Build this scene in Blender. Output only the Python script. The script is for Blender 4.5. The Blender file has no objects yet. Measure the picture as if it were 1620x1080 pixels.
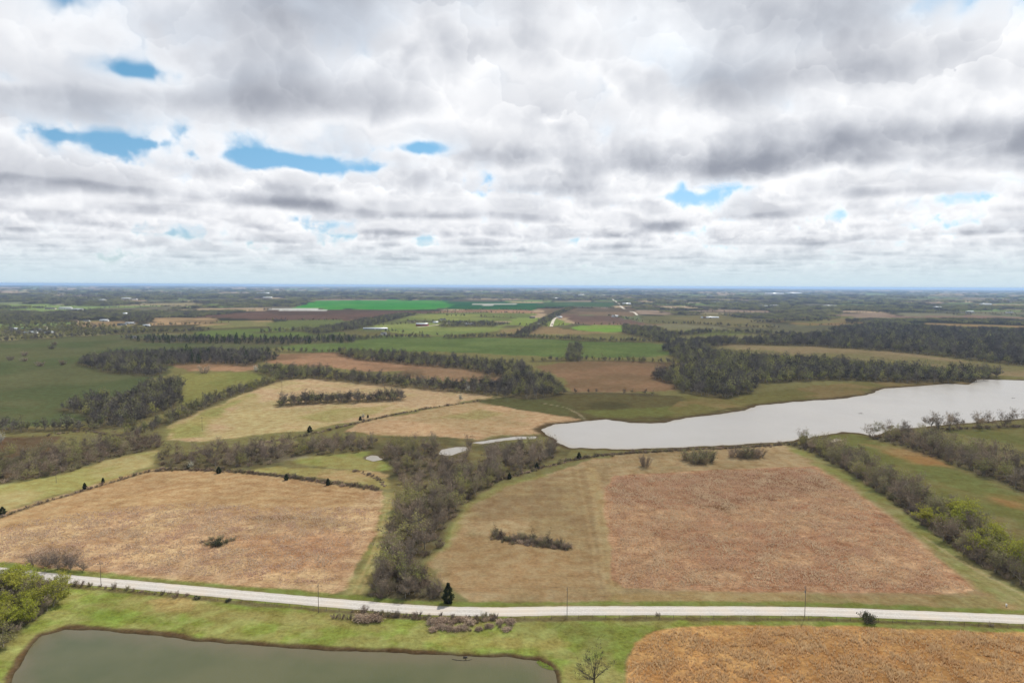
import bpy, math, random
import numpy as np
from mathutils import Matrix, Vector

random.seed(7)
rng = np.random.default_rng(7)
S = bpy.context.scene
COL = S.collection
R = math.radians

# ------------------------------------------------------------------ camera
CAM_H = 110.0
PITCH = 4.66
ROLL = 0.28
FPX = 1080.0                       # focal length in pixels of the 1620 px frame (24 mm on 36 mm)
cam = bpy.data.cameras.new('camera')
cam.lens = 24.0; cam.sensor_width = 36.0
cam.clip_start = 1.0; cam.clip_end = 200000.0
cam_o = bpy.data.objects.new('camera', cam)
COL.objects.link(cam_o)
CAM_M = Matrix.Rotation(R(90 - PITCH), 4, 'X') @ Matrix.Rotation(R(ROLL), 4, 'Z')
cam_o.matrix_world = Matrix.Translation((0, 0, CAM_H)) @ CAM_M
S.camera = cam_o

# ------------------------------------------------------------------ render / view
S.render.engine = 'CYCLES'
cy = S.cycles
cy.use_adaptive_sampling = True; cy.adaptive_threshold = 0.015
cy.use_denoising = True
cy.max_bounces = 5; cy.diffuse_bounces = 2; cy.glossy_bounces = 2
cy.transmission_bounces = 2; cy.transparent_max_bounces = 6; cy.volume_bounces = 0
cy.sample_clamp_indirect = 6.0
S.view_settings.view_transform = 'Standard'
S.view_settings.look = 'None'
S.view_settings.exposure = 0.06
S.view_settings.gamma = 1.0

# ------------------------------------------------------------------ sun
SUN_AZ, SUN_EL = 30.0, 50.0        # azimuth clockwise from +Y (the view direction)
sd = bpy.data.lights.new('sun', 'SUN')
sd.energy = 4.8; sd.angle = R(0.8); sd.color = (1.0, 0.95, 0.87)
sun_o = bpy.data.objects.new('sun', sd); COL.objects.link(sun_o)
sdir = Vector((math.sin(R(SUN_AZ)) * math.cos(R(SUN_EL)), math.cos(R(SUN_AZ)) * math.cos(R(SUN_EL)), math.sin(R(SUN_EL))))
sun_o.rotation_euler = (-sdir).to_track_quat('-Z', 'Y').to_euler()
sun_o.location = (0, 0, 130)


# ------------------------------------------------------------------ node helper
class NT:
    def __init__(s, tree):
        s.t = tree; s.n = tree.nodes; s.l = tree.links

    def new(s, kind, **kw):
        n = s.n.new(kind)
        for k, v in kw.items(): setattr(n, k, v)
        return n

    def put(s, sock, v):
        if isinstance(v, bpy.types.NodeSocket): s.l.new(v, sock)
        elif v is not None: sock.default_value = v

    def m(s, op, a, b=None, c=None, clamp=False):
        n = s.new('ShaderNodeMath', operation=op, use_clamp=clamp)
        s.put(n.inputs[0], a)
        if b is not None: s.put(n.inputs[1], b)
        if c is not None: s.put(n.inputs[2], c)
        return n.outputs[0]

    def mr(s, v, a, b, c=0.0, d=1.0, kind='SMOOTHSTEP'):
        n = s.new('ShaderNodeMapRange', interpolation_type=kind)
        n.clamp = True
        s.put(n.inputs[0], v)
        for k, q in enumerate((a, b, c, d)): s.put(n.inputs[k + 1], q)
        return n.outputs[0]

    def mix(s, f, a, b, blend='MIX'):
        n = s.new('ShaderNodeMix', data_type='RGBA', blend_type=blend)
        s.put(n.inputs[0], f)
        for sock, v in ((n.inputs[6], a), (n.inputs[7], b)):
            if isinstance(v, (tuple, list)) and len(v) == 3: v = (*v, 1.0)
            s.put(sock, v)
        return n.outputs[2]

    def noise(s, vec, scale, detail=4.0, rough=0.5, dist=0.0):
        n = s.new('ShaderNodeTexNoise')
        s.put(n.inputs['Vector'], vec)
        n.inputs['Scale'].default_value = scale
        n.inputs['Detail'].default_value = detail
        n.inputs['Roughness'].default_value = rough
        n.inputs['Distortion'].default_value = dist
        return n.outputs['Fac']

    def xyz(s, x, y, z):
        n = s.new('ShaderNodeCombineXYZ')
        s.put(n.inputs[0], x); s.put(n.inputs[1], y); s.put(n.inputs[2], z)
        return n.outputs[0]


# ------------------------------------------------------------------ sky: Nishita blue with a broken deck of cumulus
def pix_dir(px, py):
    return (CAM_M.to_3x3() @ Vector(((px - 810) / FPX, -(py - 540) / FPX, -1.0))).normalized()


CEPS = 0.012
CL_SCALE, CL_THR, CL_DET = 0.70, 0.400, 0.30
CL_TOP, CL_EMB, CL_ABS = 0.60, -0.17, 7.6
CL_WARP = 1.15
CL_BILLOW = 9.0
CL_SEED = 1.3
CL_CORE = (2.5, 2.75, 3.4)
CL_DARK, CL_WHITE = (4.9, 5.25, 6.0), (11.3, 11.25, 11.25)


def cloud_xy(px, py):
    d = pix_dir(px, py)
    return d.x / (d.z + CEPS), d.y / (d.z + CEPS)


def build_sky():
    w = bpy.data.worlds.new('World'); S.world = w; w.use_nodes = True
    t = NT(w.node_tree)
    t.n.clear()
    out = t.new('ShaderNodeOutputWorld'); bg = t.new('ShaderNodeBackground')
    bg.inputs[1].default_value = 0.1
    t.l.new(bg.outputs[0], out.inputs[0])
    sky = t.new('ShaderNodeTexSky', sky_type='NISHITA')
    sky.sun_disc = False
    sky.sun_elevation = R(SUN_EL); sky.sun_rotation = R(SUN_AZ)
    sky.altitude = 300; sky.air_density = 1.0; sky.dust_density = 0.6; sky.ozone_density = 2.0
    tc = t.new('ShaderNodeTexCoord')
    sep = t.new('ShaderNodeSeparateXYZ'); t.l.new(tc.outputs['Generated'], sep.inputs[0])
    dx, dy, dz = sep.outputs
    zc = t.m('ADD', t.m('MAXIMUM', dz, 0.0), CEPS)
    bx = t.m('DIVIDE', dx, zc); by = t.m('DIVIDE', dy, zc)
    # large masses and gaps of this particular deck (world positions on the cloud plane; size, amount)
    feats = [(200, 112, .16, .12, -.14), (15, 125, .12, .10, -.10), (105, 216, .18, .12, -.07), (225, 226, .2, .12, -.06), (30, 200, .2, .2, .05), (165, 190, .2, .2, .05), (530, 260, .7, .3, -.19), (400, 250, .4, .2, -.08),
             (480, 6, .06, .06, -.10), (875, 190, .08, .08, -.09), (1300, 278, .35, .25, -.07), (1210, 298, .35, .3, -.03), (1040, 312, .35, .3, -.10),
             (660, 234, .35, .2, -.16), (1450, 12, .05, .1, -.06), (1600, 350, .9, .9, -.12), (330, 372, 1.5, 1.5, -.08), (540, 350, .8, .8, -.06),
             (330, 160, .5, .25, .06), (380, 110, .3, .3, .05), (800, 200, .4, .3, .05), (1000, 120, .3, .3, .03),
             (1097, 160, .35, .3, .09), (1120, 303, .35, .25, .07), (1520, 150, .3, .25, .12), (1420, 115, .60, .20, .20), (1560, 70, .4, .2, .16), (1030, 262, 1.0, .40, .22), (760, 70, .40, .22, .09), (1260, 40, .50, .20, .15),
             (560, 165, .8, .3, .10), (250, 40, .5, .25, .05), (60, 296, .9, .5, .11), (250, 326, .9, .7, .11), (450, 322, .7, .6, .09), (1450, 215, .8, .35, .17)]
    bias = None
    bvec = t.xyz(bx, by, 0.0)
    for px, py, sx, sy, amt in feats:
        cx, cyy = cloud_xy(px, py)
        v1 = t.new('ShaderNodeVectorMath', operation='MULTIPLY_ADD')
        t.l.new(bvec, v1.inputs[0]); v1.inputs[1].default_value = (1 / sx, 1 / (sy * 1.4), 0); v1.inputs[2].default_value = (-cx / sx, -cyy / (sy * 1.4), 0)
        v2 = t.new('ShaderNodeVectorMath', operation='DOT_PRODUCT'); t.l.new(v1.outputs[0], v2.inputs[0]); t.l.new(v1.outputs[0], v2.inputs[1])
        g = t.m('POWER', math.exp(-1.0), v2.outputs['Value'])
        bias = t.m('MULTIPLY', g, amt) if bias is None else t.m('MULTIPLY_ADD', g, amt, bias)
    sdot = t.new('ShaderNodeVectorMath', operation='DOT_PRODUCT')
    t.l.new(tc.outputs['Generated'], sdot.inputs[0]); sdot.inputs[1].default_value = sdir
    glow = t.mr(sdot.outputs['Value'], 0.55, 1.0, 0.0, 1.0)
    # billows: isotropic detail whose size shrinks with distance, with its slope towards the sun
    lg = t.m('MINIMUM', t.m('MAXIMUM', t.m('LOGARITHM', t.m('DIVIDE', 0.30, zc), 2.0), -1.5), 2.9)
    fl = t.m('FLOOR', lg); fr = t.m('SUBTRACT', lg, fl)
    fr = t.mr(fr, 0.0, 1.0)
    det = None; emb = None
    lvec = Vector((sdir.x * .5, sdir.y * .2, sdir.z))
    for kb in (0, 1):
        f = t.m('MULTIPLY', t.m('POWER', 2.0, t.m('ADD', fl, float(kb))), CL_BILLOW)
        wgt = fr if kb else t.m('SUBTRACT', 1.0, fr)
        of = t.new('ShaderNodeVectorMath', operation='SCALE'); t.l.new(tc.outputs['Generated'], of.inputs[0]); t.l.new(f, of.inputs['Scale'])
        nz = t.new('ShaderNodeTexNoise'); t.l.new(of.outputs[0], nz.inputs['Vector'])
        nz.inputs['Scale'].default_value = 1.1; nz.inputs['Detail'].default_value = 4.0; nz.inputs['Roughness'].default_value = 0.55
        wv = t.new('ShaderNodeVectorMath', operation='MULTIPLY_ADD'); t.l.new(nz.outputs['Color'], wv.inputs[0])
        wv.inputs[1].default_value = (CL_WARP,) * 3; t.l.new(of.outputs[0], wv.inputs[2])
        q = None; e = None
        for sc_, am in ((1.0, .42), (2.7, .22)):
            vo = t.new('ShaderNodeTexVoronoi', voronoi_dimensions='3D', feature='F1'); t.l.new(wv.outputs[0], vo.inputs['Vector']); vo.inputs['Scale'].default_value = sc_
            puff = t.m('MULTIPLY', t.m('SUBTRACT', .48, vo.outputs['Distance']), am)
            df = t.new('ShaderNodeVectorMath', operation='SUBTRACT'); t.l.new(wv.outputs[0], df.inputs[0]); t.l.new(vo.outputs['Position'], df.inputs[1])
            dt = t.new('ShaderNodeVectorMath', operation='DOT_PRODUCT'); t.l.new(df.outputs[0], dt.inputs[0]); dt.inputs[1].default_value = lvec
            sl = t.m('MULTIPLY', dt.outputs['Value'], am * .5 * sc_)
            q = puff if q is None else t.m('ADD', q, puff); e = sl if e is None else t.m('ADD', e, sl)
        q = t.m('MULTIPLY_ADD', t.m('SUBTRACT', nz.outputs['Fac'], .5), .9, q)
        q = t.m('MULTIPLY', q, wgt); e = t.m('MULTIPLY', e, wgt)
        det = q if det is None else t.m('ADD', det, q); emb = e if emb is None else t.m('ADD', emb, e)
    # the deck is marched through N levels from its base upwards: thin cloud is bright, deep cloud shows a grey base
    wn_ = t.new('ShaderNodeTexWhiteNoise', noise_dimensions='3D'); t.l.new(tc.outputs['Generated'], wn_.inputs[0])
    jit = wn_.outputs['Value']
    N = 8
    opac = t.m('MINIMUM', t.m('ADD', t.m('DIVIDE', 0.11, zc), 0.22), 0.95)
    white = t.mix(glow, CL_WHITE, (12.6, 12.5, 12.3))
    T = 1.0
    acc = None
    for i in range(N):
        k = t.m('MULTIPLY', t.m('ADD', jit, float(i)), 1.0 / N)
        h = t.m('MULTIPLY_ADD', k, CL_TOP, 1.0)
        v = t.xyz(t.m('MULTIPLY', bx, h), t.m('MULTIPLY', by, h), t.m('ADD', k, CL_SEED))
        n = t.noise(v, CL_SCALE, 2.0, 0.42, 0.0)
        n = t.m('ADD', n, bias)
        nd = t.m('MULTIPLY_ADD', det, CL_DET, n)
        # level profile: rounded foot, then narrowing towards the tops
        thr = t.m('ADD', t.m('MULTIPLY', t.m('POWER', k, 1.4), 0.22), t.m('MULTIPLY_ADD', t.m('EXPONENT', t.m('MULTIPLY', k, -14.0)), 0.035, CL_THR))
        d = t.m('SUBTRACT', nd, thr)
        a = t.m('MULTIPLY', t.mr(d, -0.015, 0.075), opac)
        dd = t.m('MAXIMUM', t.m('MULTIPLY_ADD', emb, CL_EMB, d), 0.0)
        lit = t.m('EXPONENT', t.m('MULTIPLY', dd, -CL_ABS))
        br = t.mix(lit, t.mix(t.mr(dd, .10, .34, 0, 1, 'LINEAR'), CL_DARK, CL_CORE), white)
        ww = t.m('MULTIPLY', a, T)
        vm = t.new('ShaderNodeVectorMath', operation='SCALE')
        t.l.new(br, vm.inputs[0]); t.l.new(ww, vm.inputs['Scale'])
        if acc is None: acc = vm.outputs[0]
        else:
            ad = t.new('ShaderNodeVectorMath', operation='ADD')
            t.l.new(acc, ad.inputs[0]); t.l.new(vm.outputs[0], ad.inputs[1]); acc = ad.outputs[0]
        T = t.m('MULTIPLY', T, t.m('SUBTRACT', 1.0, a))
    sk = t.new('ShaderNodeVectorMath', operation='SCALE')
    blue = t.mix(1.0, sky.outputs[0], t.mix(t.mr(dz, .05, .26), (.74, .90, 1.08), (.66, 1.03, 1.06)), 'MULTIPLY')
    t.l.new(blue, sk.inputs[0]); t.l.new(T, sk.inputs['Scale'])
    ad = t.new('ShaderNodeVectorMath', operation='ADD')
    t.l.new(acc, ad.inputs[0]); t.l.new(sk.outputs[0], ad.inputs[1])
    # air light towards the horizon
    far = t.mr(dz, 0.0, 0.10, 1.0, 0.0)
    far = t.m('POWER', far, 2.2)
    fin = t.mix(t.m('MULTIPLY', far, 0.92), ad.outputs[0], (6.2, 7.5, 8.1))
    t.l.new(fin, bg.inputs[0])
    w.cycles.sampling_method = 'MANUAL'
    w.cycles.sample_map_resolution = 512


build_sky()

# ================================================================== geometry helpers
def at(px, py, z=0.0):
    """pixel of the photograph -> point on the plain"""
    d = pix_dir(px, py)
    dz = min(d.z, -0.0022)
    k = (z - CAM_H) / dz
    return d.x * k, d.y * k


def poly(pts):
    return np.array([at(*p) for p in pts], dtype=np.float64)


def sdf(P, X, Y):
    """signed distance to a closed polygon, positive outside"""
    n = len(P)
    d2 = np.full(X.shape, 1e18)
    ins = np.zeros(X.shape, bool)
    for i in range(n):
        ax, ay = P[i]; bx_, by_ = P[(i + 1) % n]
        ex, ey = bx_ - ax, by_ - ay
        L = ex * ex + ey * ey + 1e-12
        wx, wy = X - ax, Y - ay
        tt = np.clip((wx * ex + wy * ey) / L, 0, 1)
        qx, qy = wx - ex * tt, wy - ey * tt
        d2 = np.minimum(d2, qx * qx + qy * qy)
        c = ((ay <= Y) & (by_ > Y)) | ((by_ <= Y) & (ay > Y))
        if by_ != ay:
            ins ^= c & (X < ax + (Y - ay) * ex / (by_ - ay))
    d = np.sqrt(d2)
    return np.where(ins, -d, d)


def sdl(P, X, Y):
    """distance to a polyline"""
    d2 = np.full(X.shape, 1e18)
    for i in range(len(P) - 1):
        ax, ay = P[i]; ex, ey = P[i + 1][0] - ax, P[i + 1][1] - ay
        L = ex * ex + ey * ey + 1e-12
        wx, wy = X - ax, Y - ay
        tt = np.clip((wx * ex + wy * ey) / L, 0, 1)
        qx, qy = wx - ex * tt, wy - ey * tt
        d2 = np.minimum(d2, qx * qx + qy * qy)
    return np.sqrt(d2)


_H = np.random.default_rng(99).random((256, 256))


def vnoise(x, y):
    xi = np.floor(x).astype(np.int64); yi = np.floor(y).astype(np.int64)
    fx = x - xi; fy = y - yi
    fx = fx * fx * (3 - 2 * fx); fy = fy * fy * (3 - 2 * fy)
    a = _H[xi & 255, yi & 255]; b = _H[(xi + 1) & 255, yi & 255]
    c = _H[xi & 255, (yi + 1) & 255]; d = _H[(xi + 1) & 255, (yi + 1) & 255]
    return (a * (1 - fx) + b * fx) * (1 - fy) + (c * (1 - fx) + d * fx) * fy


def fbm(x, y, oct=4, seed=0.0):
    s = 0.0; a = 0.5; tot = 0.0
    for i in range(oct):
        s = s + a * vnoise(x + 17.3 * i + seed, y + 9.1 * i - seed); tot += a
        x = x * 2.03; y = y * 2.03; a *= 0.5
    return s / tot                                  # 0..1


def sstep(a, b, v):
    t = np.clip((v - a) / (b - a), 0, 1)
    return t * t * (3 - 2 * t)


def new_mesh(name, V, F, attrs=None, mats=None, smooth=False, mat_idx=None):
    """V (n,3), F (m,k) array or list of arrays of equal-size faces"""
    me = bpy.data.meshes.new(name)
    V = np.asarray(V, dtype=np.float32)
    Fs = F if isinstance(F, list) else [F]
    Fs = [np.asarray(f, dtype=np.int32) for f in Fs if len(f)]
    me.vertices.add(len(V)); me.vertices.foreach_set('co', V.ravel())
    nl = sum(f.size for f in Fs); nf = sum(len(f) for f in Fs)
    me.loops.add(nl); me.loops.foreach_set('vertex_index', np.concatenate([f.ravel() for f in Fs]))
    me.polygons.add(nf)
    tot = np.concatenate([np.full(len(f), f.shape[1], np.int32) for f in Fs])
    st = np.concatenate([[0], np.cumsum(tot)[:-1]]).astype(np.int32)
    me.polygons.foreach_set('loop_start', st)
    if mat_idx is not None: me.polygons.foreach_set('material_index', np.asarray(mat_idx, np.int32))
    if smooth: me.polygons.foreach_set('use_smooth', np.ones(nf, bool))
    me.update(calc_edges=True)
    for k, a in (attrs or {}).items():
        a = np.asarray(a, np.float32)
        if a.ndim == 1:
            at_ = me.attributes.new(k, 'FLOAT', 'POINT'); at_.data.foreach_set('value', a)
        else:
            if a.shape[1] == 3: a = np.concatenate([a, np.ones((len(a), 1), np.float32)], 1)
            at_ = me.attributes.new(k, 'FLOAT_COLOR', 'POINT'); at_.data.foreach_set('color', a.ravel())
    for m in (mats or []): me.materials.append(m)
    return me


def link(name, me, parent=None, loc=None):
    o = bpy.data.objects.new(name, me); COL.objects.link(o)
    if parent is not None: o.parent = parent
    if loc is not None: o.location = loc
    return o


def tag(o, label=None, cat=None, group=None, kind=None):
    if label: o['label'] = label
    if cat: o['category'] = cat
    if group: o['group'] = group
    if kind: o['kind'] = kind
    return o


def empty(name, loc, rz=0.0, sc=1.0):
    o = bpy.data.objects.new(name, None); COL.objects.link(o)
    o.location = loc; o.rotation_euler = (0, 0, rz); o.scale = (sc, sc, sc)
    o.empty_display_size = 0.5
    return o


class MB:
    """collects boxes, tubes and triangles into one mesh"""
    def __init__(s): s.v = []; s.q = []; s.t = []

    def box(s, c, d, rz=0.0):
        cx, cyy, cz = c; a, b, h = d[0] / 2, d[1] / 2, d[2] / 2
        k = len(s.v); ca, sa = math.cos(rz), math.sin(rz)
        for z in (-h, h):
            for x, y in ((-a, -b), (a, -b), (a, b), (-a, b)):
                s.v.append((cx + x * ca - y * sa, cyy + x * sa + y * ca, cz + z))
        s.q += [(k, k + 3, k + 2, k + 1), (k + 4, k + 5, k + 6, k + 7)]
        for i in range(4): s.q.append((k + i, k + (i + 1) % 4, k + 4 + (i + 1) % 4, k + 4 + i))

    def tube(s, p0, p1, r0, r1, n=5):
        p0 = Vector(p0); p1 = Vector(p1); d = (p1 - p0)
        if d.length < 1e-6: return
        d.normalize()
        u = d.cross(Vector((0.3, 0.9, 0.2)))
        if u.length < 0.05: u = d.cross(Vector((1, 0, 0)))
        u.normalize(); w = d.cross(u)
        k = len(s.v)
        for p, r in ((p0, r0), (p1, r1)):
            for i in range(n):
                a = 2 * math.pi * i / n
                q = p + (u * math.cos(a) + w * math.sin(a)) * r
                s.v.append(tuple(q))
        for i in range(n): s.q.append((k + i, k + (i + 1) % n, k + n + (i + 1) % n, k + n + i))

    def tri(s, a, b, c):
        k = len(s.v); s.v += [tuple(a), tuple(b), tuple(c)]; s.t.append((k, k + 1, k + 2))

    def quad(s, a, b, c, d):
        k = len(s.v); s.v += [tuple(a), tuple(b), tuple(c), tuple(d)]; s.q.append((k, k + 1, k + 2, k + 3))

    def mesh(s, name, mat, smooth=False):
        F = []
        if s.q: F.append(np.array(s.q))
        if s.t: F.append(np.array(s.t))
        return new_mesh(name, s.v, F, mats=[mat] if mat else None, smooth=smooth)


LUM = 1.36


def alb(r, g, b, k=1.0):
    f = lambda c: (c / 255 / 12.92 if c / 255 < 0.04045 else ((c / 255 + 0.055) / 1.055) ** 2.4)
    return np.array([min(0.85, f(c) / LUM * k) for c in (r, g, b)])


# ================================================================== layout of the plain (outlines on the ground)
POND = poly([(-40, 1300), (-20, 1180), (18, 1085), (24, 1060), (42, 1028), (66, 1003), (104, 992), (180, 997), (300, 1009), (420, 1019), (540, 1028), (640, 1031),
             (720, 1035), (800, 1037), (850, 1041), (866, 1049), (878, 1062), (884, 1085), (900, 1150), (890, 1300)])
LAKE = poly([(884, 700), (872, 690), (862, 684), (856, 678), (880, 670), (925, 665), (960, 662), (1000, 668), (1050, 668), (1085, 660), (1130, 655),
             (1180, 648), (1196, 641), (1250, 635), (1330, 630), (1375, 623), (1395, 614), (1440, 611), (1500, 606), (1534, 608), (1545, 599), (1620, 601), (1740, 604), (1950, 606),
             (1950, 650), (1760, 652), (1620, 661), (1500, 670), (1405, 680), (1384, 689), (1360, 684), (1334, 682), (1310, 685), (1290, 690), (1240, 697), (1180, 701), (1080, 706),
             (1000, 709), (905, 707)])
POOLS = [poly([(692, 717), (700, 710), (720, 706), (742, 706), (738, 711), (712, 719)]),
         poly([(578, 724), (588, 719), (602, 720), (603, 725), (590, 728)]),
         poly([(748, 699), (775, 694), (820, 689.5), (848, 689), (846, 692), (800, 695.5), (762, 701)])]
ROAD_PX = [(-420, 862, 868), (-200, 880, 888), (-30, 896, 905), (107, 910, 921), (240, 921.5, 933), (400, 936, 948.5), (540, 948, 961), (660, 957.5, 970.5), (780, 961.5, 973.5), (900, 960, 971.5),
           (1080, 959.5, 972), (1273, 960.5, 973), (1440, 966, 978.5), (1620, 973, 986), (1800, 980, 994), (2100, 992, 1007)]
ROAD_C = np.array([at(x, (a + b) / 2) for x, a, b in ROAD_PX])


def catmull(P, n):
    out = []
    for i in range(len(P) - 1):
        p0, p1, p2, p3 = P[max(i - 1, 0)], P[i], P[i + 1], P[min(i + 2, len(P) - 1)]
        for k in range(n):
            t = k / n
            out.append(0.5 * (2 * p1 + (p2 - p0) * t + (2 * p0 - 5 * p1 + 4 * p2 - p3) * t * t + (3 * p1 - p0 - 3 * p2 + p3) * t ** 3))
    out.append(P[-1])
    return np.array(out)


ROAD = catmull(ROAD_C, 10)
WATERS = [(POND, 0.28), (LAKE, 0.07)] + [(p, 0.10) for p in POOLS]
WZ = -0.5


def ground_z(X, Y, ws=None):
    X = np.asarray(X, float); Y = np.asarray(Y, float)
    D = np.hypot(X, Y)
    amp = 1.0 * sstep(300, 700, D) + 3.0 * sstep(900, 3000, D) + 12 * sstep(4000, 15000, D)
    h = (fbm(X / 260, Y / 260, 2, 3.0) - 0.5) * 2 * amp
    h += (fbm(X / 1900, Y / 1900, 2, 8.0) - 0.5) * 2 * 16 * sstep(3500, 14000, D)
    if ws is None: ws = [np.where((X > w[:, 0].min() - 160) & (X < w[:, 0].max() + 160) & (Y > w[:, 1].min() - 160) & (Y < w[:, 1].max() + 160), 0, 1e3) for w, _ in WATERS]
    sds = []
    mn = np.full(X.shape, 1e3)
    for (w, sl) in WATERS:
        m = (X > w[:, 0].min() - 160) & (X < w[:, 0].max() + 160) & (Y > w[:, 1].min() - 160) & (Y < w[:, 1].max() + 160)
        s = np.full(X.shape, 1e3)
        if m.any():
            wx = (fbm(X[m] / 7, Y[m] / 7, 3, 1.0) - 0.5) * 2.4 * (0.8 if sl > 0.2 else 2.0)
            s[m] = sdf(w, X[m], Y[m]) + wx
        sds.append(s); mn = np.minimum(mn, s)
    h = h * sstep(0, 150, mn)
    for s, (w, sl) in zip(sds, WATERS):
        h = np.where(s < 60, np.where(s * sl + WZ < 0, np.maximum(s * sl + WZ, -2.6), h), h)
    return h, sds


def gz(x, y):
    return float(ground_z(np.array([x]), np.array([y]))[0][0])


def cells(X, Y, sx, sy, rot, seed):
    """irregular patchwork of far fields: two hashes and the distance to the nearest field edge"""
    c, s_ = math.cos(rot), math.sin(rot)
    u = (X * c - Y * s_) / sx + (fbm(X / 900, Y / 900, 2, seed) - .5) * 1.2; v = (X * s_ + Y * c) / sy + (fbm(X / 700, Y / 700, 2, seed + 4) - .5) * 1.2
    ui = np.floor(u).astype(int); vi = np.floor(v).astype(int)
    hh = _H[(ui * 7 + 31 * vi) & 255, (vi * 13 + 5 * ui) & 255]
    h2 = _H[(ui * 11 + 3 * vi + 77) & 255, (vi * 5 + 41) & 255]
    ed = np.minimum(np.minimum(u - ui, 1 - u + ui) * sx, np.minimum(v - vi, 1 - v + vi) * sy)
    return hh, h2, ed


# ------------------------------------------------------------------ ground sheet
def build_ground():
    az = np.concatenate([np.arange(-180, -60, 5.0), np.arange(-60, -42, 1.0), np.arange(-42, 42, 0.1), np.arange(42, 60, 1.0), np.arange(60, 180, 5.0)])
    dep = np.concatenate([[80, 70, 60, 52, 46, 42, 39, 37], np.arange(35.5, 30, -0.25), np.arange(30, 0.2, -0.082), [0.19, 0.17, 0.155, 0.14, 0.12]])
    D = CAM_H / np.tan(np.radians(dep))
    A, DD = np.meshgrid(np.radians(az), D)
    X = (DD * np.sin(A)).ravel(); Y = (DD * np.cos(A)).ravel()
    nr, nc = DD.shape
    Dd = np.hypot(X, Y)
    Z, sds = ground_z(X, Y)
    C = np.zeros((len(X), 3)); RG = np.full(len(X), 0.35)          # albedo, coarseness

    big = fbm(X / 60, Y / 60, 4); mid = fbm(X / 14, Y / 14, 4, 5.0); fine = fbm(X / 3.5, Y / 3.5, 3, 9.0)
    # ---- far country: a patchwork of small fields and wooded tracts, irregular rows
    h1, h2, ed = cells(X, Y, 420, 520, 0.12, 2.0)
    pal = np.array([alb(110, 116, 84), alb(136, 126, 98), alb(168, 146, 118), alb(98, 94, 76), alb(116, 132, 80), alb(150, 130, 112), alb(118, 114, 90), alb(94, 92, 76)])
    far = pal[(h1 * 7.999).astype(int)] * (0.8 + 0.4 * h2)[:, None]
    wood = alb(60, 58, 48)
    wm = sstep(0.53, 0.58, fbm(X / 800, Y / 420, 4, 21.0))
    far = far * (1 - wm[:, None]) + wood * wm[:, None]
    hed = 1 - sstep(8, 26, ed)
    far = far * (1 - hed[:, None] * 0.8) + wood * hed[:, None] * 0.8
    C[:] = far
    C *= 1.25
    # near default: rough pasture
    nb = sstep(2300, 1300, Dd)[:, None] if False else (1 - sstep(1300, 2300, Dd))[:, None]
    C[:] = C * (1 - nb) + alb(128, 122, 78) * nb

    def paint(pts, col, soft=1.0, warp=1.0, var=0.0, streak=None, col2=None, scale=None, rough=None, op=1.0, world=False):
        P = pts if isinstance(pts, np.ndarray) else poly(pts)
        dm = max(60.0, np.hypot(P[:, 0], P[:, 1]).mean())
        soft_m = soft * dm * 0.003; warp_m = warp * dm * 0.012
        pad = soft_m + warp_m + 2
        m = (X > P[:, 0].min() - pad) & (X < P[:, 0].max() + pad) & (Y > P[:, 1].min() - pad) & (Y < P[:, 1].max() + pad)
        if not m.any(): return
        s = sdf(P, X[m], Y[m])
        ws_ = dm * 0.03
        s = s + (fbm(X[m] / ws_, Y[m] / ws_, 3, dm) - 0.5) * 2 * warp_m
        w = (1 - sstep(-soft_m, soft_m, s))[:, None] * op
        c = np.tile(np.asarray(col), (m.sum(), 1))
        if col2 is not None:
            q = scale or dm * 0.06
            f = sstep(0.38, 0.62, fbm(X[m] / q, Y[m] / q, 4, dm * 0.37))[:, None]
            c = c * (1 - f) + np.asarray(col2) * f
        if streak:
            c = c * (1 + .20 * (fbm(X[m] / streak[0], Y[m] / streak[1], 3, 2.0) - .5) + .09 * (fbm(X[m] / 45, Y[m] / 6.0, 3, 6.0) - .5))[:, None]
        if var:
            c = c * (1 + var * 2 * (mid[m] - 0.5))[:, None]
        C[m] = C[m] * (1 - w) + c * w
        if rough is not None: RG[m] = RG[m] * (1 - w[:, 0]) + rough * w[:, 0]

    def line(pts, col, width, op=1.0, soft=0.6, world=False):
        P = np.asarray(pts) if world else poly(pts)
        pad = width * 2 + 3
        m = (X > P[:, 0].min() - pad) & (X < P[:, 0].max() + pad) & (Y > P[:, 1].min() - pad) & (Y < P[:, 1].max() + pad)
        if not m.any(): return
        s = sdl(P, X[m], Y[m]) + (fbm(X[m] / 6, Y[m] / 6, 3, width) - 0.5) * width * 0.9
        w = (1 - sstep(width * 0.5 * (1 - soft), width * 0.5 * (1 + soft), s))[:, None] * op
        C[m] = C[m] * (1 - w) + np.asarray(col) * w

    g = alb
    # ---------------- distant fields
    paint([(380, 494), (455, 488), (660, 490), (700, 492), (640, 502), (560, 508), (420, 505), (300, 500)], g(96, 78, 66), col2=g(112, 88, 76))
    paint([(455, 488.5), (500, 476), (640, 474), (700, 476), (760, 478), (720, 486), (690, 490), (540, 489)], g(60, 146, 48), col2=g(84, 152, 60), soft=.6)
    paint([(700, 476), (860, 479.5), (845, 491), (690, 490), (720, 485)], g(44, 96, 54), col2=g(60, 106, 60), soft=1.5)
    paint([(865, 478), (975, 478), (972, 484), (850, 486)], g(70, 100, 64), col2=g(84, 108, 70), soft=2)
    paint([(738, 481), (760, 479.6), (818, 479.8), (812, 482), (770, 483)], g(196, 196, 186), soft=.3)
    paint([(425, 489), (460, 488), (500, 489), (506, 490.6), (440, 491)], g(206, 206, 200), soft=.3)
    paint([(140, 494), (215, 492), (232, 496), (150, 497)], g(150, 136, 108))
    paint([(235, 503), (330, 502), (350, 508), (300, 514), (240, 514)], g(176, 148, 112), col2=g(140, 120, 90))
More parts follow.
